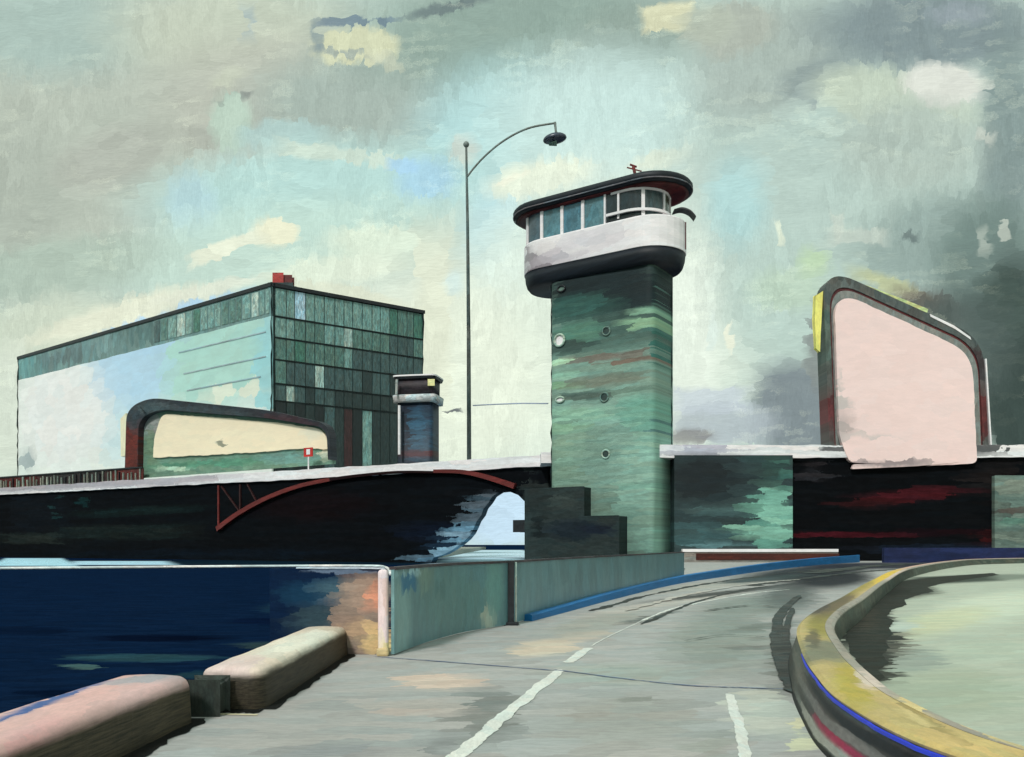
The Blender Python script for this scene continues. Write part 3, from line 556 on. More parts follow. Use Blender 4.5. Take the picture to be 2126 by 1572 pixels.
# small dark awning on the right of the balcony
aw = spline([P3(1398, 441, 87), P3(1415, 437, 86.6), P3(1432, 443, 86.4), P3(1443, 455, 86.2)], 6)
bm = bmesh.new(); last = None
for p in aw:
    q = [bm.verts.new(p + Vector((0, -.5, 0))), bm.verts.new(p + Vector((0, .7, 0))), bm.verts.new(p + Vector((0, .7, .14))), bm.verts.new(p + Vector((0, -.5, .14)))]
    if last:
        for k in range(4): bm.faces.new((last[k], last[(k + 1) % 4], q[(k + 1) % 4], q[k]))
    else: bm.faces.new(q[::-1])
    last = q
bm.faces.new(last); link('awning', bm, M['dark'], tw)
pA, nA = on_stad(c1b, c2b, 3.53, 1423); link('seam', tube([Vector((pA.x, pA.y, 33.8)) + nA * .03, Vector((pA.x, pA.y, 31.1)) + nA * .03], .06, seg=6), M['maroon'], tw)
# portholes
M['ring'] = paint('porthole_ring', (92, 116, 108), size=.2, vary=.3)
M['ring_l'] = paint('porthole_ring_light', (150, 172, 158), size=.2, vary=.3)
lit = paint('porthole_pale', (238, 240, 206), size=.3, vary=.08, k=.7)
def porthole(x, y, r, ringm, glassmat, zs=1.0):
    p, n_ = on_stad(c1s, c2s, 2.8, x); z = EYE + (HY - y) / F * p.y; c = Vector((p.x, p.y, z)); t = Vector((-n_.y, n_.x, 0)); up = Vector((0, 0, 1))
    ring = [c + n_ * .06 + (t * math.cos(a) + up * math.sin(a) * zs) * r for a in [2 * math.pi * k / 20 for k in range(21)]]
    o = link('porthole', tube(ring, r * .2, seg=8), ringm, tw, True)
    bm = bmesh.new(); f1 = [bm.verts.new(q - n_ * .04) for q in ring[:-1]]; f2 = [bm.verts.new(q - n_ * .2) for q in ring[:-1]]
    bm.faces.new(f1); bm.faces.new(f2[::-1])
    for k in range(20): bm.faces.new((f1[k], f1[(k + 1) % 20], f2[(k + 1) % 20], f2[k]))
    link('glass', bm, glassmat, o)
dg = paint('porthole_dark', (44, 60, 58), size=.3, vary=.3, rough=.2, spec=.5)
porthole(1162, 707, .62, M['ring_l'], lit); porthole(1163, 830, .5, M['ring_l'], lit, .55)
porthole(1259, 688, .42, M['ring'], dg); porthole(1255, 825, .45, M['ring'], dg); porthole(1258, 943, .42, M['ring_l'], dg); porthole(1166, 600, .45, M['dark'], M['ring'], .7)

def scratch(a, b, r, par, mat, n=26, name='edge_line'):
    pts_ = []; 
    for i in range(n + 1):
        pts_.append(a.lerp(b, i / n) + Vector((random.uniform(-1, 1), 0, random.uniform(-1, 1))) * r * .9)
    link(name, tube(pts_, [r * random.uniform(.25, 1.2) for _ in pts_], seg=5), mat, par)
M['ink'] = paint('ink_dark', (24, 34, 36), size=.6, vary=.3, spec=.1)
for x_, off_ in ((1136, .02), (1394, .02)):
    p_, n_ = on_stad(c1s, c2s, 2.8, x_)
    scratch(Vector((p_.x, p_.y, 2)) + n_ * off_, Vector((p_.x, p_.y, 29)) + n_ * off_, .09, tw, M['ink'])

# ---------------------------------------------------------------- tower across the harbour
ft = thing('bridge_tower', 'small dark blue tower with a pale ring, far off beside the glass office', 'tower', (-15, 140, .4))
FP = Plane((0, 137, 0), (1, 0, 0), (0, 0, 1))
M['fshaft'] = paint('far_tower_blue', (28, 40, 54), [(870, 900, 22, 60, 0, (38, 72, 92), .9, .5), (835, 880, 14, 60, 0, (20, 26, 36), .8, .4), (870, 940, 50, 8, 0, (70, 26, 26), .8, .4)], FP, size=.8, stretch=(3, .6), vary=.3)
SQ_FAR = .3
cc1, cc2 = (-16.0, 141.5), (-14.5, 141.2); rr = lambda px: px / F * 140
zz = lambda y: EYE + (HY - y) / F * 138
link('shaft', loft(cc1, cc2, [(.3, 2.25), (zz(832), 2.25)]), M['fshaft'], ft, True)
link('balcony_band', loft(cc1, cc2, [(zz(833), 2.8), (zz(818), 2.95), (zz(817), 2.8)]), paint('far_ring', (178, 184, 186), size=.5, vary=.35), ft, True)
link('control_room', loft(cc1, cc2, [(zz(818), 2.35), (zz(782), 2.4)]), paint('far_room', (40, 34, 40), size=.5, vary=.4), ft, True)
fr_ = link('roof', loft(cc1, cc2, [(zz(784), 2.75), (zz(779), 2.85)]), M['dark'], ft)
link('roof_edge', loft(cc1, cc2, [(zz(779), 2.9), (zz(776), 2.9)]), M['white'], fr_)
a = P3(896, 795, 138.6); link('window_pane', bevel(rect(Plane(a, (1, 0, 0), (0, 0, 1)), -.45, .4, -.4, .4, .2, .45), .15, 2), paint('far_yellow', (190, 190, 136), size=.3, vary=.15, k=.7), ft)
a0, a1 = P3(829, 842, 138.5), P3(829, 944, 138.5); link('drainpipe', tube([a0, a1], .22, seg=8), M['white'], ft)
a0, a1 = P3(824, 788, 138.5), P3(823, 820, 138.5); link('drainpipe', tube([a0, a1], .2, seg=8), paint('far_grey', (150, 158, 156), size=.3, vary=.3), ft)

# ---------------------------------------------------------------- glass office
D = 170.0; K0 = Vector(((565 - HX) / F * D, D, 0)); D2 = D * 540 / 387; K1 = Vector(((40 - HX) / F * D2, D2, 0)); D3 = D * 540 / 483; K2 = Vector(((878 - HX) / F * D3, D3, 0))
top = EYE + 540 / F * D
OL = Plane(K1, K0 - K1, (0, 0, 1)); OR = Plane(K0, K2 - K0, (0, 0, 1)); lL, lR = (K0 - K1).length, (K2 - K0).length
zrow = [EYE + (HY - y) / F * D for y in (590, 656, 700, 746, 796, 832)]
of = thing('office_block', 'big office block with pale blank side wall and dark green glass front facing the harbour', 'office', (K0.x, K0.y, .4))
M['pale'] = paint('office_pale_wall', (214, 230, 220), [
 (430, 740, 150, 110, 14, (166, 208, 198), .98, .25), (555, 760, 22, 120, 0, (150, 202, 206), .95, .35), (265, 770, 80, 100, 10, (172, 206, 226), .97, .35), (330, 700, 60, 26, 16, (170, 204, 224), .9, .4), (500, 815, 80, 12, 6, (216, 226, 208), .9, .4), (250, 900, 50, 60, 0, (190, 216, 222), .8, .5), (130, 860, 90, 110, 0, (222, 234, 224), .9, .4), (60, 960, 14, 24, 0, (140, 156, 160), .8, .4)], OL, size=3.2, stretch=(1.8, 1), vary=.05, k=.86, top=.88, bd=.1)
M['body'] = paint('office_frame', (44, 56, 56), size=2, vary=.3)
M['bandt'] = paint('office_band', (104, 134, 132), [(180, 720, 120, 24, 16, (112, 142, 142), .9, .4), (60, 760, 30, 26, 0, (104, 152, 152), .9, .4), (130, 745, 60, 16, 14, (84, 104, 106), .7, .5), (280, 690, 50, 26, 0, (84, 112, 110), .8, .4)], OL, size=2.0, stretch=(1, 2), vary=.2)
bm = bmesh.new(); K3 = K1 + (K2 - K0)
quad = [K1, K0, K2, K3]
vb = [bm.verts.new(Vector((p.x, p.y, .3))) for p in quad]; vt = [bm.verts.new(Vector((p.x, p.y, top))) for p in quad]
bm.faces.new(vb[::-1]); bm.faces.new(vt)
for i in range(4): bm.faces.new((vb[i], vb[(i + 1) % 4], vt[(i + 1) % 4], vt[i]))
link('core', bm, M['body'], of)
link('side_wall', prism(hand([(0, .3), (lL + .35, .3), (lL + .35, zrow[1] - .1), (0, zrow[1] - .1)], 1.5, .07), 0, None, OL, .02, .4), M['pale'], of)
link('upper_band', rect(OL, 0, lL + .2, zrow[1] - .1 + .01, top - .5, .02, .25), M['bandt'], of)
for (xa, ya, xb, yb) in ((375, 723, 556, 701), (385, 774, 556, 744), (392, 806, 545, 789)):
    pa, pb = OL.uv(xa, ya), OL.uv(xb, yb)
    link('ledge', rect(OL, pa[0], pb[0], (pa[1] + pb[1]) / 2 - .13, (pa[1] + pb[1]) / 2 + .13, .4, .5), paint('ledge_grey', (142, 166, 172), size=2, vary=.2) if 'ledge' not in M else M['ledge'], of)
cop = link('roof', bmesh.new(), M['dark'], of)
bm = rect(OL, -.3, lL + .4, top - .5, top + .25, -1, .5); rect(OR, .4, lR + .3, top - .5, top + .2, -1, .48, bm)
bm2 = bm; offv = parent_off(of)
for v in bm2.verts: v.co -= offv
bm2.to_mesh(cop.data); bm2.free(); cop.name = 'roof_edge'
# individual windows
tones = {'sea': (112, 146, 140), 'moss': (84, 116, 108), 'slate': (62, 84, 84), 'deep': (36, 50, 50), 'jade': (66, 110, 96), 'pit': (22, 30, 32), 'lightp': (158, 180, 172), 'skyp': (164, 196, 212), 'maro': (56, 30, 32)}
gm = {k: glass('office_' + k, v, .38, .35) for k, v in tones.items()}
ncol = 16
special = {(0, 2): 'skyp', (0, 9): 'sea', (3, 4): 'lightp', (4, 1): 'lightp', (1, 7): 'lightp', (2, 7): 'sea', (5, 9): 'sea'}
us = [0.55 + (lR - .6) * (i + random.uniform(-.12, .12) * (0 < i < ncol)) / ncol for i in range(ncol + 1)]
zr = [top - .5] + [z for z in zrow[1:]] + [.4]
for r in range(6):
    for c in range(ncol):
        t = r * 1.0 + c * .14 + random.uniform(-.6, .6)
        nm = special.get((r, c)) or ('sea' if t < 1.6 else 'moss' if t < 3 else 'slate' if t < 4.6 else 'deep' if t < 6.6 else 'pit')
        if r < 3 and random.random() < .1: nm = 'jade'
        if r == 5: nm = special.get((r, c)) or random.choice(['deep', 'pit', 'pit', 'slate', 'deep', 'maro', 'pit'])
        g = .09
        link('window', rect(OR, us[c] + g, us[c + 1] - g, zr[r + 1] + .22, zr[r] - .18, .01, random.uniform(.06, .14)), gm[nm], of)
M['mul'] = paint('office_line_dark', (24, 32, 32), size=1, vary=.4)
for r in range(1, 6): link('floor_band', rect(OR, .45, lR, zr[r] - .1, zr[r] + .1, .14, .22), M['mul'], of)
xs = [322, 336, 351, 370, 388, 403, 419, 434, 448, 462, 478, 492, 505, 524, 541, 553, 563]
for i in range(16):
    a, b_ = OL.uv(xs[i], 650)[0], OL.uv(xs[i + 1], 650)[0]
    nm = 'lightp' if i in (3, 13) else random.choice(['sea', 'sea', 'moss', 'slate', 'sea'] if i != 5 else ['jade'])
    link('band_window', rect(OL, a + .25, b_ - .25, zrow[1] + .6, top - .9, .2, .34), gm[nm], of)
scratch(Vector((K0.x, K0.y - .55, 20)), Vector((K0.x, K0.y - .55, top)), .16, of, M['ink'])
scratch(Vector((K1.x - .1, K1.y - .5, 18)), Vector((K1.x - .1, K1.y - .5, top)), .22, of, M['mul'])
scratch(Vector((K2.x + .1, K2.y - .4, 18)), Vector((K2.x + .1, K2.y - .4, top)), .2, of, M['ink'])
# rooftop plant on the corner
ru = Plane(K0 + Vector((.6, 2.2, 0)), (1, 0, 0), (0, 0, 1))
link('roof_unit', bevel(rect(ru, -.8, .7, top + .2, top + 2.6, 0, -2), .35, 2), paint('roof_red', (158, 54, 50), size=.6, vary=.25), of)
link('roof_unit', bevel(rect(ru, .85, 2.4, top + .2, top + 2.3, -.3, -2), .3, 2), paint('roof_dark_red', (96, 40, 40), size=.6, vary=.3), of)
link('roof_unit', bevel(rect(ru, -1.8, 2.9, top + .2, top + .75, .3, -2.3), .15, 2), M['body'], of)

# ---------------------------------------------------------------- arched pavilions
def rounded(pts, rad, seg=6):
    out = []; n = len(pts)
    for i, p in enumerate(pts):
        p = Vector(p); r = rad[i]
        if r == 0: out.append(tuple(p)); continue
        a = Vector(pts[i - 1]) - p; b = Vector(pts[(i + 1) % n]) - p
        A, B = p + a.normalized() * r, p + b.normalized() * r
        for k in range(seg + 1):
            t = k / seg; out.append(tuple(A * (1 - t) ** 2 + p * 2 * t * (1 - t) + B * t * t))
    return out
def frame_px(outer, inner, plane, n0, n1, mat, name, par):
    """an open arch: outer and inner outlines with the same number of points"""
    bm = bmesh.new(); last = None
    for o, i in zip(outer, inner):
        a, b = plane.uv(*o), plane.uv(*i)
        q = [bm.verts.new(plane.pt(a[0], a[1], n0)), bm.verts.new(plane.pt(b[0], b[1], n0)), bm.verts.new(plane.pt(b[0], b[1], n1)), bm.verts.new(plane.pt(a[0], a[1], n1))]
        if last:
            for k in range(4): bm.faces.new((last[k], last[(k + 1) % 4], q[(k + 1) % 4], q[k]))
        else: bm.faces.new(q[::-1])
        last = q
    bm.faces.new(last); return link(name, bm, mat, par)
# pink one on the right
PP = Plane((0, 86.9, 0), (1, 0, 0), (0, 0, 1))
pk = thing('pavilion', 'tall pink panel in a grey arched frame standing over the right arm of the bridge', 'pavilion', (38.5, 88, DT))
o_px = rounded([(1722, 926), (1708, 552), (2041, 702), (2053, 926)], [0, 74, 60, 0], 10); i_px = rounded([(1742, 926), (1731, 596), (2024, 733), (2031, 926)], [0, 66, 56, 0], 10)
mid_px = [((a[0] * .45 + b[0] * .55), (a[1] * .45 + b[1] * .55)) for a, b in zip(o_px, i_px)]
M['pframe'] = paint('pavilion_grey', (74, 80, 78), [(1725, 860, 22, 40, 0, (92, 40, 44), .9, .35, 1), (1725, 900, 20, 20, 0, (70, 66, 66), .8, .4), (2040, 860, 20, 50, 0, (86, 34, 36), .9, .4, 1), (2030, 760, 24, 40, 0, (46, 32, 36), .8, .4), (1790, 615, 80, 14, -25, (92, 96, 92), .8, .4), (1720, 700, 18, 60, 0, (78, 98, 90), .8, .4)], PP, size=.7, stretch=(1, 1.6), vary=.25)
frame_px(o_px, mid_px, PP, -2.4, 0, M['pframe'], 'frame', pk)
M['pmar'] = paint('pavilion_maroon', (82, 38, 40), size=.5, vary=.35)
edge_i = [((a[0] * .30 + b[0] * .70), (a[1] * .30 + b[1] * .70)) for a, b in zip(o_px, i_px)]
frame_px(mid_px, edge_i, PP, -2.4, -.12, M['pmar'], 'inner_trim', pk)
inn = [(b[0] + (b[0] - a[0]) * .5, b[1] + (b[1] - a[1]) * .5) for a, b in zip(o_px, i_px)]
frame_px(edge_i, inn, PP, -2.4, -.05, paint('pavilion_inner_grey', (112, 118, 114), size=.5, stretch=(1, 1.6), vary=.2), 'inner_frame', pk)
PQ = Plane((0, 86.15, 0), (1, 0, 0), (0, 0, 1))
M['pink'] = paint('pink_panel', (238, 214, 209), [(1745, 830, 10, 90, 0, (190, 186, 182), .8, .5), (1750, 880, 20, 30, 0, (170, 160, 158), .7, .6), (1800, 905, 60, 5, 0, (206, 196, 192), .8, .5), (1850, 961, 90, 7, 0, (130, 122, 124), .85, .5)], PQ, size=1.0, stretch=(2, 1), vary=.03, k=.98, top=.9, keep=.5, bump=.2)
pan = rounded([(1764, 960), (1742, 905), (1731, 600), (2018, 733), (2029, 962), (1940, 966)], [10, 24, 66, 50, 14, 0], 10)
link('panel', pxprism(pan, PQ, 0, -.55, amp=.035, step=.4), M['pink'], pk)
link('lower_lip', pxprism(rounded([(1768, 974), (1772, 964), (1860, 962), (1985, 953), (1990, 960), (1900, 968)], [3, 3, 0, 3, 3, 0]), PQ, .05, -.35), M['pink'], pk)
M['yel'] = paint('pavilion_yellow', (216, 216, 118), size=.5, stretch=(1, 3), vary=.12)
link('fin', bevel(pxprism([(1695, 612), (1710, 604), (1706, 690), (1704, 728), (1696, 722), (1693, 660)], PP, -.3, -.8), .05, 1), M['yel'], pk)
link('edge_or_highlight_strip', pxprism([(2045, 745), (2048, 745), (2059, 925), (2056, 925)], PP, .05, -.3), M['white'], pk)
link('edge_or_highlight_strip', pxprism([(1930, 652), (1980, 676), (2014, 700), (2016, 706), (1982, 683), (1932, 658)], PP, .05, -.2), M['white'], pk)  # white strip paints a highlight between panel and frame
link('edge_or_highlight_strip', pxprism([(1800, 590), (1880, 620), (1930, 640), (1928, 648), (1874, 628), (1798, 598)], PP, -.3, -.6), paint('pavilion_lime', (178, 186, 130), size=.4, vary=.3), pk)

# cream one on the left
CP = Plane(B0 - BL.N * 1.6, LU, (0, 0, 1))
cp = thing('pavilion', 'long low cream panel in a dark rounded frame on the left arm of the bridge', 'pavilion', CP.pt(*CP.uv(480, 968)))
oc = rounded([(262, 992), (266, 850), (312, 826), (560, 852), (686, 881), (689, 955)], [0, 26, 26, 30, 26, 0]); ic = rounded([(289, 992), (291, 872), (328, 850), (555, 868), (681, 889), (684, 955)], [0, 22, 26, 30, 24, 0])
M['cframe'] = paint('pavilion_dark', (40, 44, 50), [(275, 930, 16, 50, 0, (92, 34, 26), .9, .35, 1), (320, 848, 40, 14, 0, (62, 76, 80), .9, .4), (280, 870, 12, 26, 0, (50, 60, 66), .8, .4), (440, 856, 90, 10, -6, (56, 66, 70), .8, .4), (600, 872, 60, 10, -10, (56, 36, 42), .8, .4)], CP, size=.6, stretch=(1.6, 1), vary=.3)
frame_px(oc, ic, CP, -1.0, .3, M['cframe'], 'frame', cp)
M['cgreen'] = paint('pavilion_green', (96, 128, 110), [(310, 885, 24, 30, 20, (134, 138, 136), .9, .4), (305, 930, 14, 40, 0, (98, 124, 100), .9, .4), (430, 962, 150, 7, 3, (78, 128, 104), .9, .4), (590, 950, 60, 14, 0, (100, 136, 128), .9, .4), (672, 920, 12, 30, 0, (190, 196, 176), .8, .4), (350, 972, 40, 4, 0, (166, 196, 172), .8, .4)], CP, size=.7, stretch=(3, .8), vary=.2)
gr = [((p[0]) , (p[1])) for p in ic]; gr = [(x, min(y, 988)) for x, y in gr]
link('back_panel', pxprism([(286, 992)] + gr[1:-1] + [(687, 955), (687, 962), (480, 978)], CP, -.7, -.95), M['cgreen'], cp)
CQ = Plane(B0 - BL.N * 2.6, LU, (0, 0, 1))
M['cream'] = paint('cream_panel', (246, 230, 198), [(466, 920, 7, 7, 0, (110, 120, 104), .8, .4), (655, 900, 18, 14, 0, (226, 226, 202), .8, .5)], CQ, size=.9, stretch=(2.6, .8), vary=.03, k=.98, top=.9, keep=.5, bump=.2)
CQ2 = Plane(B0 - BL.N * 3.0, LU, (0, 0, 1))
crm = rounded([(313, 950), (316, 905), (332, 858), (562, 876), (668, 890), (680, 932), (642, 930), (560, 936), (440, 944)], [4, 8, 16, 20, 20, 8, 0, 0, 0], 4)
link('panel', pxprism(crm, CP, -.4, -.65, amp=.07, step=.5), M['cream'], cp)
link('fin', pxprism([(251, 870), (262, 858), (267, 880), (266, 946), (252, 948)], CP, .1, -2.0), paint('pavilion_straw', (236, 228, 182), size=.6, stretch=(1, 2), vary=.06), cp)
sg = thing('sign', 'small red square sign with a white mark in front of the long cream panel', 'sign', BL.pt(*BL.uv(641, 968), -.5))
SQ = Plane(BL.pt(0, 0, -.5), LU, (0, 0, 1))
s0, s1 = SQ.uv(632, 949), SQ.uv(650, 929)
link('board', rect(SQ, s0[0], s1[0], s0[1], s1[1], 0, .12), paint('sign_red', (178, 48, 44), size=.3, vary=.2), sg)
w0, w1 = SQ.uv(638, 944), SQ.uv(645, 933)
link('mark', bevel(rect(SQ, w0[0], w1[0], w0[1], w1[1], .125, .16), .03, 1), M['white'], sg)
link('post', rect(SQ, (s0[0] + s1[0]) / 2 - .08, (s0[0] + s1[0]) / 2 + .08, DT, s0[1], 0, .1), M['white'], sg)

# ---------------------------------------------------------------- street lamp on the bridge
LY = 102.6
lp = thing('street_lamp', 'tall thin street lamp with a long curved arm left of the green tower', 'street lamp', P3(974, 945, LY))
b0 = P3(974, 945, LY); b0.z = DT
M['pole_low'] = paint('lamp_mast', (74, 84, 82), [], None, size=.6, stretch=(1, 3), vary=.35)
link('pole', tube([b0, P3(973, 700, LY), P3(971, 480, LY), P3(968, 305, LY)], [.27, .23, .18, .13], seg=10), M['pole_low'], lp, True)
bm = bmesh.new(); bmesh.ops.create_uvsphere(bm, u_segments=12, v_segments=8, radius=.36)
for v in bm.verts: v.co = v.co + P3(968, 300, LY)
link('finial', bm, M['pole'], lp, True)
arm = spline([P3(971, 366, LY), P3(983, 350, LY), P3(1005, 326, LY), P3(1035, 300, LY), P3(1070, 278, LY), P3(1105, 264, LY), P3(1150, 256, LY), P3(1153, 256, LY)], 6)
link('arm', tube(arm, .12, seg=8), M['pole'], lp, True)
link('drop', tube([P3(1152, 254, LY), P3(1154, 272, LY), P3(1156, 282, LY)], [.16, .13, .2], seg=8), M['pole'], lp, True)
hc = P3(1152, 289, LY); bm = bmesh.new(); bmesh.ops.create_uvsphere(bm, u_segments=20, v_segments=10, radius=1)
for v in bm.verts:
    z = v.co.z; v.co = Vector((v.co.x * 1.42, v.co.y * 1.1, z * (.62 if z > 0 else .42))); v.co.rotate(Matrix.Rotation(math.radians(-9), 3, 'Y')); v.co += hc
hd = link('lamp_head', bm, paint('lamp_dark', (54, 60, 72), size=.4, vary=.3, spec=.5, rough=.3), lp, True)
link('lens', tube([hc + Vector((-.7, 0, -.46)), hc + Vector((.2, 0, -.38))], [.3, .42], seg=12), M['ring'], hd, True)

cb = link('cable', tube([P3(982, 842, 100), P3(1030, 839.5, 98.5), P3(1085, 837.5, 96.5), P3(1138, 838, 94.5)], .07, seg=6), paint('cable_lilac', (148, 158, 178), size=.5, vary=.2), None, True, base=P3(982, 842, 100)); tag(cb, 'thin lilac grey cable from the lamp post to the green tower', 'cable')

# ---------------------------------------------------------------- right side of the bridge: pump house, far block, low wall
RP = Plane((0, 86.1, 0), (1, 0, 0), (0, 0, 1))
M['house'] = paint('gatehouse_teal', (38, 54, 56), [(1460, 990, 80, 50, 0, (16, 24, 28), .95, .5), (1600, 1080, 50, 70, 0, (88, 136, 122), .95, .3), (1590, 1105, 70, 12, 0, (112, 160, 144), .95, .3, 1), (1615, 1060, 34, 40, 0, (118, 166, 148), .95, .3, 1), (1450, 1110, 60, 26, 0, (50, 76, 78), .9, .4), (1500, 1060, 60, 10, 0, (60, 84, 84), .8, .4), (1500, 1132, 70, 6, 0, (92, 128, 132), .8, .5), (1600, 970, 44, 30, 0, (34, 58, 54), .8, .5), (1630, 990, 6, 50, 0, (50, 90, 82), .7, .5)], RP, size=.9, stretch=(3.4, .6), vary=.22, k=.75)
hs = link('gatehouse', bevel(pxprism([(1401, 1164), (1401, 946), (1645, 946), (1645, 1164)], RP, 0, -6), .04, 1), M['house']); tag(hs, 'dark teal block under the bridge, right against the foot of the green tower', 'gatehouse')
M['blk'] = paint('block_sage', (92, 108, 100), [(2100, 1010, 40, 14, 0, (116, 132, 122), .9, .4), (2100, 1060, 50, 8, 0, (74, 60, 58), .7, .4), (2075, 1050, 12, 40, 0, (60, 74, 70), .8, .4), (2110, 1085, 40, 8, 0, (76, 116, 104), .8, .4)], RP, size=.8, stretch=(3.4, .6), vary=.25)
s_ = link('service_building', bevel(pxprism([(2066, 1166), (2066, 988), (2330, 988), (2330, 1166)], RP, 0, -5), .04, 1), M['blk']); tag(s_, 'grey green block under the bridge at the right edge of the picture', 'building')
LP_ = Plane((0, 80, 0), (1, 0, 0), (0, 0, 1))
lw = thing('low_wall', 'low wall with brown face and thin white coping in front of the teal block', 'wall', (24, 80, 0))
def pr_px(x0, x1, y0, y1, n0, n1, name, mat, par, pl=LP_):
    a, b = pl.uv(x0, y1), pl.uv(x1, y0); return link(name, rect(pl, a[0], b[0], a[1], b[1], n0, n1), mat, par)
pr_px(1417, 1740, 1140, 1146, .1, -.5, 'coping', M['white'], lw); pr_px(1445, 1742, 1149, 1163, .05, -.4, 'face', M['brown'], lw); pr_px(1415, 1740, 1144, 1167.6, 0, -.42, 'core', paint('low_wall_grey', (120, 118, 112), size=.5, stretch=(5, .6), vary=.25), lw)
nv = link('low_wall', rect(Plane((0, 78, 0), (1, 0, 0), (0, 0, 1)), 33.5, 90, 0, 1.35, 0, -.5), M['navy']); tag(nv, 'dark blue low wall behind the far bend of the yellow kerb', 'wall')

# blue kerb along the road edge
bk = spline([gnd(*p) for p in [(1105, 1290), (1180, 1270), (1280, 1243), (1400, 1214), (1500, 1198), (1600, 1184), (1700, 1173), (1785, 1167.5)]], 8)
bmk = sweep(bk, [(0, 0), (0, .12), (.05, .15), (.16, .15), (.2, .12), (.2, 0)])
n_k = len(bk)
for i, v in enumerate(bmk.verts):
    j = i // 6; 
    if v.co.z > .1: v.co.z += .55 * (j / n_k) ** 1.5
kb = link('blue_kerb', bmk, paint('kerb_blue', (24, 104, 160), [(1180, 1240, 110, 30, 0, (60, 110, 122), .95, .5), (1300, 1220, 50, 18, 0, (40, 108, 136), .8, .5)], Plane((0, 17, 0), (1, 0, 0), (0, 0, 1)), size=.8, stretch=(5, .6), vary=.15, k=.85)); tag(kb, 'bright blue kerb sweeping along the road below the teal barrier', 'kerb')

# ---------------------------------------------------------------- teal barrier
bt = thing('barrier', 'teal panelled barrier curving along the road in front of the green tower', 'barrier', (-1.84, 13.07, 0))
BAP = Plane((-1.8, 13.07, 0), (.33, .944, 0), (0, 0, 1))
M['teal'] = paint('barrier_teal', (92, 124, 128), [], None, size=.55, stretch=(.8, 2.2), vary=.13, rough=.35, spec=.4, k=.72)
M['teal1'] = paint('barrier_teal_near', (84, 118, 122), [(835, 1270, 26, 100, 0, (112, 146, 144), .9, .5), (858, 1210, 28, 16, 0, (24, 92, 124), .9, .4), (900, 1200, 20, 30, 0, (116, 136, 116), .6, .5), (960, 1250, 70, 60, 0, (84, 118, 116), .8, .5), (860, 1190, 40, 7, 3, (150, 184, 190), .8, .4), (1020, 1280, 12, 18, 0, (150, 160, 144), .8, .5), (1030, 1220, 12, 60, 0, (96, 138, 132), .8, .5), (935, 1225, 14, 12, 0, (62, 96, 96), .6, .5)], BAP, size=.16, stretch=(.8, 2.0), vary=.1, rough=.35, spec=.4, k=.72, keep=.45, bd=.008)
ii = min(range(len(bar_path)), key=lambda i: abs(bar_path[i].x / bar_path[i].y * F + HX - 1056))
prof = [(0, .02), (0, 1.29), (-.05, 1.29), (-.05, .02)]
link('panel', sweep(bar_path[:ii + 1], prof), M['teal1'], bt); link('panel', sweep(bar_path[ii + 1:], prof), M['teal'], bt)
capm = paint('barrier_cap', (70, 62, 66), size=.3, stretch=(5, .6), vary=.4)
link('cap_rail', sweep(bar_path, [(.03, 1.285), (.03, 1.33), (-.08, 1.33), (-.08, 1.285)]), capm, bt)
p = bar_path[ii] + Vector((.06, -.1, 0))
link('post', bar(p, p + Vector((0, 0, 1.33)), .13, .12, side=Vector((1, 0, 0))), M['dark'], bt)
link('post_trim', bar(p + Vector((.1, .03, 0.05)), p + Vector((.1, .03, 1.3)), .04, .06, side=Vector((1, 0, 0))), paint('trim_sage', (140, 158, 148), size=.3, stretch=(1, 3), vary=.3), bt)
link('foot', bevel(bar(p + Vector((-.16, -.03, .035)), p + Vector((.16, -.03, .035)), .2, .07, side=Vector((0, 1, 0))), .02, 1), M['dark'], bt)
# pale corner post at the near end
cpst = thing('corner_post', 'pale pink corner post at the near end of the teal barrier, beside the water', 'post', (-1.93, 13.0, 0))
m_post = paint('post_pink', (214, 196, 196), [(806, 1345, 20, 22, 0, (222, 200, 150), .9, .5), (806, 1190, 20, 12, 0, (190, 190, 200), .8, .5), (804, 1240, 10, 30, 0, (216, 180, 170), .7, .5)], Plane((0, 12.9, 0), (1, 0, 0), (0, 0, 1)), size=.15, stretch=(1, 2), vary=.1, k=.8, bd=.01)
link('shaft', bevel(bar((-1.93, 13.0, 0), (-1.93, 13.0, 1.29), .15, .16, side=Vector((1, 0, 0))), .05, 3), m_post, cpst)
link('base', bevel(bar((-2.02, 12.98, .06), (-1.84, 12.98, .06), .2, .12, side=Vector((0, 1, 0))), .03, 2), paint('post_sand', (200, 178, 132), size=.15, vary=.15), cpst)

HWP = Plane((0, 13.12, 0), (1, 0, 0), (0, 0, 1))
hw = thing('harbour_wall', 'short harbour wall fading from dark blue to peach, left of the pink post', 'wall', (-2.9, 13.2, WZ))
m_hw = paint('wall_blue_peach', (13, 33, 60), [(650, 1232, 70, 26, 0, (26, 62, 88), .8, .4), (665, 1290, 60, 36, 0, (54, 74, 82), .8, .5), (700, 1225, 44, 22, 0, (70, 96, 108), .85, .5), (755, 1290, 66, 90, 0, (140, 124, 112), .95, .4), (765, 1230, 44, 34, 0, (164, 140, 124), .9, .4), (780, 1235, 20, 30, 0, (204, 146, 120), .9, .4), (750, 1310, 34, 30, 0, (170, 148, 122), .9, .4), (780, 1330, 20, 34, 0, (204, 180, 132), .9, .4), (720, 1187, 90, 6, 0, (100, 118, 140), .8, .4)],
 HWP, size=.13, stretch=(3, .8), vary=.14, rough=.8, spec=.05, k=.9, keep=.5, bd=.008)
u_ = lambda x: HWP.uv(x, 1200)[0]
link('face', prism(hand([(u_(560), -1.2), (u_(797), -1.2), (u_(797), 1.24), (u_(790), 1.29), (u_(560), 1.30)], .1, .004), 0, None, HWP, 0, -.16), m_hw, hw)
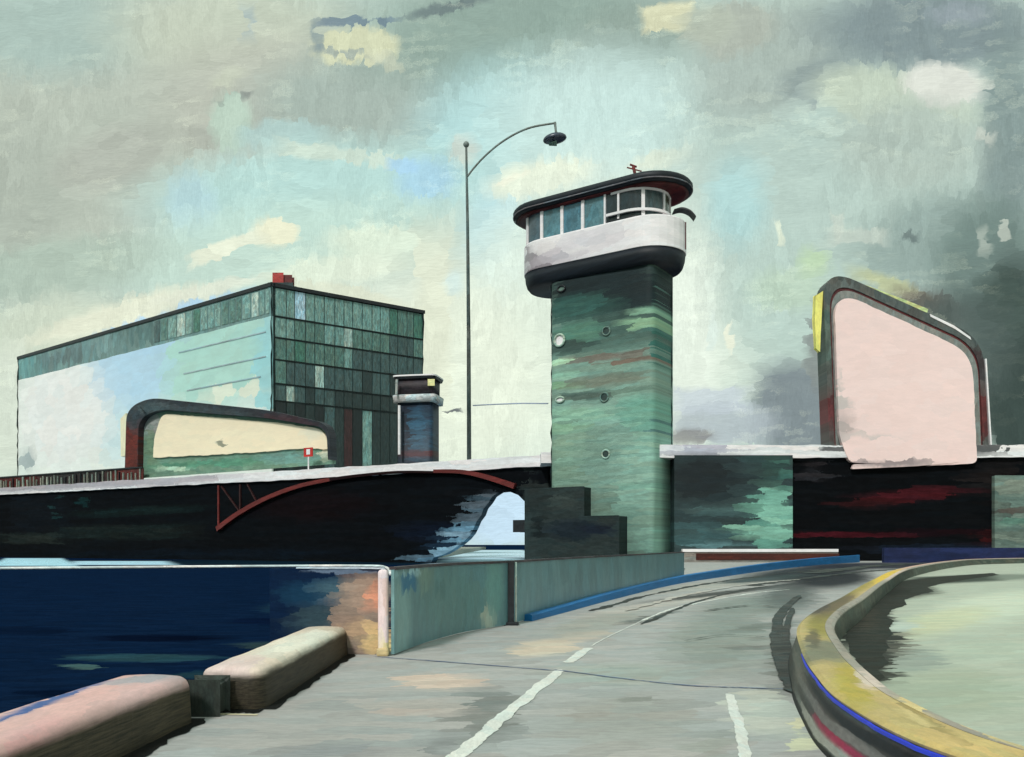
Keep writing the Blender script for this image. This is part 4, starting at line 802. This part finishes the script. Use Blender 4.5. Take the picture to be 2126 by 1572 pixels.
link('coping', prism(hand([(u_(615), 1.304), (u_(790), 1.294), (u_(799), 1.24), (u_(801), 1.262), (u_(793), 1.312), (u_(700), 1.324), (u_(615), 1.322)], .08, .003), 0, None, HWP, .012, -.17), paint('coping_pale', (176, 190, 204), size=.1, stretch=(4, 1), vary=.3), hw)

# ---------------------------------------------------------------- granite blocks on the quay
def block(label, loc, L, Wd, H, rz, mat):
    bm = bmesh.new(); rings = []; ends = [(0, .16), (.02, .09), (.06, .035), (.14, 0)]
    st = [(-L / 2 + d, k) for d, k in ends]; n_ = int(L / .35)
    st += [(-L / 2 + .14 + (L - .28) * i / n_, 0) for i in range(1, n_)] + [(L / 2 - d, k) for d, k in ends[::-1]]
    for y, ins in st:
        w, h, r = Wd / 2 - ins * .8, H - ins * .9, .12; sec = [(-w - .02, 0), (-w - .01, h * .3)]
        sec += [(-w + r - r * math.cos(a), h - r + r * math.sin(a)) for a in [math.radians(q_ * 15) for q_ in range(7)]]
        sec += [(-w + r + (2 * w - 2 * r) * q_ / 4, h + .012 * math.sin(q_ * .785)) for q_ in (1, 2, 3)]
        sec += [(w - r + r * math.sin(a), h - r + r * math.cos(a)) for a in [math.radians(q_ * 15) for q_ in range(7)]] + [(w + .01, h * .3), (w + .02, 0)]
        jx, jz = random.uniform(-.008, .008), random.uniform(-.006, .006)
        rings.append([bm.verts.new((x + jx + random.uniform(-.003, .003), y, max(z + (jz if z > .1 else 0), 0))) for x, z in sec])
    for a, b_ in zip(rings, rings[1:]):
        for k in range(len(a) - 1): bm.faces.new((a[k], a[k + 1], b_[k + 1], b_[k]))
    bm.faces.new(rings[0]); bm.faces.new(rings[-1][::-1]); bmesh.ops.recalc_face_normals(bm, faces=bm.faces)
    rot = Matrix.Rotation(math.radians(rz), 4, 'Z')
    for v in bm.verts: v.co = rot @ v.co
    me = bpy.data.meshes.new('stone_block'); bm.to_mesh(me); bm.free()
    for p_ in me.polygons: p_.use_smooth = True
    o = bpy.data.objects.new('stone_block', me); C.objects.link(o); o.location = loc; me.materials.append(mat)
    return tag(o, label, 'stone block', 'stone blocks along the quay')
BT = Plane((0, 0, .4), (1, 0, 0), (0, 1, 0))
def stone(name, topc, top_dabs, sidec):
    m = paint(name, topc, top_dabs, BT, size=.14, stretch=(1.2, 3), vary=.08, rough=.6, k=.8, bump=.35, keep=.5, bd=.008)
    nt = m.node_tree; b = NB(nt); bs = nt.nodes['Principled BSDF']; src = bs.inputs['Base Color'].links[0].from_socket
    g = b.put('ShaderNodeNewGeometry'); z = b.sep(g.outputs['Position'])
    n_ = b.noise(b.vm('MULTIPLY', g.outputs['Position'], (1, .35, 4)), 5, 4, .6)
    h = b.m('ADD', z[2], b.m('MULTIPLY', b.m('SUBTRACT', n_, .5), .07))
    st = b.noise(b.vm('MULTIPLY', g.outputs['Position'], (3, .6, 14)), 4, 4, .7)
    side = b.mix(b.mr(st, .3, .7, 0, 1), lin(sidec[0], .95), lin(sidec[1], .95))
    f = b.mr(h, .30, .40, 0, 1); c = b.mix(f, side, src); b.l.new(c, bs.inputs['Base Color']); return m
mb1 = stone('stone_pink_top', (200, 164, 158), [(60, 1540, 90, 18, 25, (206, 160, 158), .9, .5), (300, 1420, 90, 9, 8, (150, 154, 160), .8, .5), (330, 1440, 90, 14, 14, (206, 172, 168), .9, .5), (100, 1470, 140, 8, 22, (44, 84, 140), .95, .4)], ((34, 30, 22), (84, 74, 56)))
mb2 = stone('stone_cream_top', (204, 192, 174), [(480, 1385, 70, 16, 10, (198, 178, 172), .95, .5), (640, 1330, 90, 16, 18, (226, 216, 196), .9, .5), (700, 1308, 40, 6, 0, (190, 180, 160), .8, .5)], ((26, 22, 16), (66, 58, 44)))
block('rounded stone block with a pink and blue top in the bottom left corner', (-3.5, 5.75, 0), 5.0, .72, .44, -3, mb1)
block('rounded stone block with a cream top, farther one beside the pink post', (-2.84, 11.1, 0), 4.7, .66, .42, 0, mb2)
sk = link('plinth', bevel(rect(Plane((-3.02, 8.38, 0), (1, 0, 0), (0, 0, 1)), -.13, .17, 0, .33, 0, -.3), .03, 2), paint('plinth_dark', (40, 46, 42), size=.12, stretch=(1, 2), vary=.3)); tag(sk, 'small dark grey green plinth in the gap between the two stone blocks', 'plinth')  # dark grey green box filling the gap
ragged('road_marking', [(455, 1482), (535, 1484)], .07, paint('old_cream', (196, 190, 160), plane=GR, size=.1, vary=.2), .006, .1)

# ---------------------------------------------------------------- floating boom on the water
bo = [gnd(x, y, WZ + .12) for x, y in ((-600, 1181), (-200, 1180.5), (0, 1180), (250, 1178), (500, 1176), (700, 1175), (780, 1175.5))] + [gnd(800, 1178, WZ + .12), gnd(808, 1184, WZ + .12), gnd(811, 1192, WZ + .12)]
bo = spline(bo, 6)
fb = link('floating_boom', tube(bo, .13, seg=8), paint('boom_white', (206, 214, 214), size=.8, stretch=(4, 1), vary=.25), None, True); tag(fb, 'thin white floating boom stretched across the dark blue water', 'boom')

# ---------------------------------------------------------------- curved wall round the pale plaza
cw = thing('curved_wall', 'low curved wall with yellow ochre top and dark striped side round pale paving', 'wall', (2.6, 6.8, 0))
YZ = Plane((0, 0, 0), (0, 1, 0), (0, 0, 1))
class Raw:
    def uv(s, x, y): return Vector((x, y))
def raw_paint(name, base, dabs, **kw):
    """dabs given straight in plane units (metres)"""
    pl = Plane(YZ.O, YZ.U, YZ.V); pl.uv = lambda x, y: Vector((x, -y)); return paint(name, base, dabs, pl, **kw)
M['cside'] = raw_paint('wall_side', (44, 44, 44), [
 (6, -.08, 3.2, .05, 0, (128, 134, 128), .95, .4), (5.5, -.15, 2, .035, 0, (130, 36, 66), .9, .4), (7, -.22, 4, .035, 0, (92, 90, 88), .9, .5), (6.5, -.31, 4, .03, 0, (20, 22, 26), 1, .4), (6.0, -.38, 3, .025, 0, (58, 70, 74), .9, .5),
 (11, -.2, 2.2, .3, 0, (84, 86, 78), .8, .5), (13, -.1, 4, .1, 0, (44, 44, 40), .8, .5), (18, -.3, 5, .2, 0, (40, 36, 36), .8, .4), (9.5, -.02, 4, .03, 0, (10, 10, 12), 1, .4)], size=.16, stretch=(6, .4), vary=.2, k=.6, keep=.7, bd=.01, warp=.2)
TP = Plane((0, 0, .45), (1, 0, 0), (0, 1, 0))
M['ctop'] = paint('wall_ochre', (180, 162, 104), [
 (2060, 1548, 110, 26, -10, (196, 174, 112), .95, .5), (1900, 1490, 60, 12, -30, (206, 186, 126), .9, .4), (1770, 1420, 50, 34, -50, (168, 154, 58), .95, .4), (1800, 1412, 26, 20, -50, (202, 186, 170), .95, .4), (1720, 1355, 60, 22, 0, (112, 114, 92), .95, .35, 1), (1715, 1300, 40, 26, 0, (136, 128, 48), .95, .4), (1752, 1310, 12, 40, 0, (140, 134, 124), .9, .4), (1740, 1250, 46, 20, 30, (84, 74, 44), .95, .4),
 (1840, 1197, 40, 12, 20, (212, 180, 48), 1, .3), (1790, 1218, 30, 10, 25, (150, 136, 56), .9, .4), (1960, 1170, 90, 8, 5, (196, 164, 148), .95, .3), (2080, 1158, 90, 6, 0, (188, 124, 120), 1, .4), (1700, 1265, 26, 10, 20, (60, 50, 36), .9, .4), (1690, 1330, 12, 20, 0, (70, 66, 44), .8, .4), (1900, 1480, 90, 8, -35, (120, 104, 46), .7, .5)], TP, size=.12, stretch=(1, 2.6), vary=.1, k=.84, keep=.55, bd=.012, rough=.45)
# travel of kout near the viewer runs away from it, so "left" (+) is outside
H_ = .45
link('side', sweep(kout, [(.13, 0), (.1, .1), (-.01, .41), (-.40, .41), (-.42, 0)]), M['cside'], cw)
link('coping', sweep(kout, [(.0, .412), (.012, .435), (-.03, .462), (-.16, .475), (-.37, .47), (-.37, .412)]), M['ctop'], cw)
link('inner_lip', sweep(kout, [(-.372, .412), (-.372, .474), (-.46, .47), (-.5, .44), (-.5, .412)]), paint('lip_grey', (150, 146, 134), [(1752, 1310, 14, 50, 0, (116, 112, 102), .9, .4), (1810, 1420, 30, 30, -40, (204, 186, 172), .9, .4), (1900, 1480, 60, 14, -35, (206, 190, 132), .95, .4), (2060, 1520, 110, 16, -20, (208, 188, 126), .95, .4), (1900, 1190, 130, 8, 6, (204, 186, 170), .9, .4)], TP, size=.12, stretch=(1, 2.6), vary=.12, k=.84), cw)
near = [p.copy() for p in kout if p.y < 10.2 and p.x < 4.2]
random.seed(3)
for p in near: p.x += random.uniform(-.006, .006)
link('painted_stripe', sweep(near, [(.0, .375), (.016, .38), (.018, .405), (.003, .41)]), paint('stripe_blue', (44, 62, 190), size=.2, stretch=(4, 1), vary=.12, k=.7), cw)
link('inner_face', sweep(kout, [(-.49, .005), (-.49, .40), (-.43, .40), (-.43, .005)]), paint('inner_dark', (72, 78, 70), size=.4, stretch=(4, .6), vary=.3, k=.7), cw)
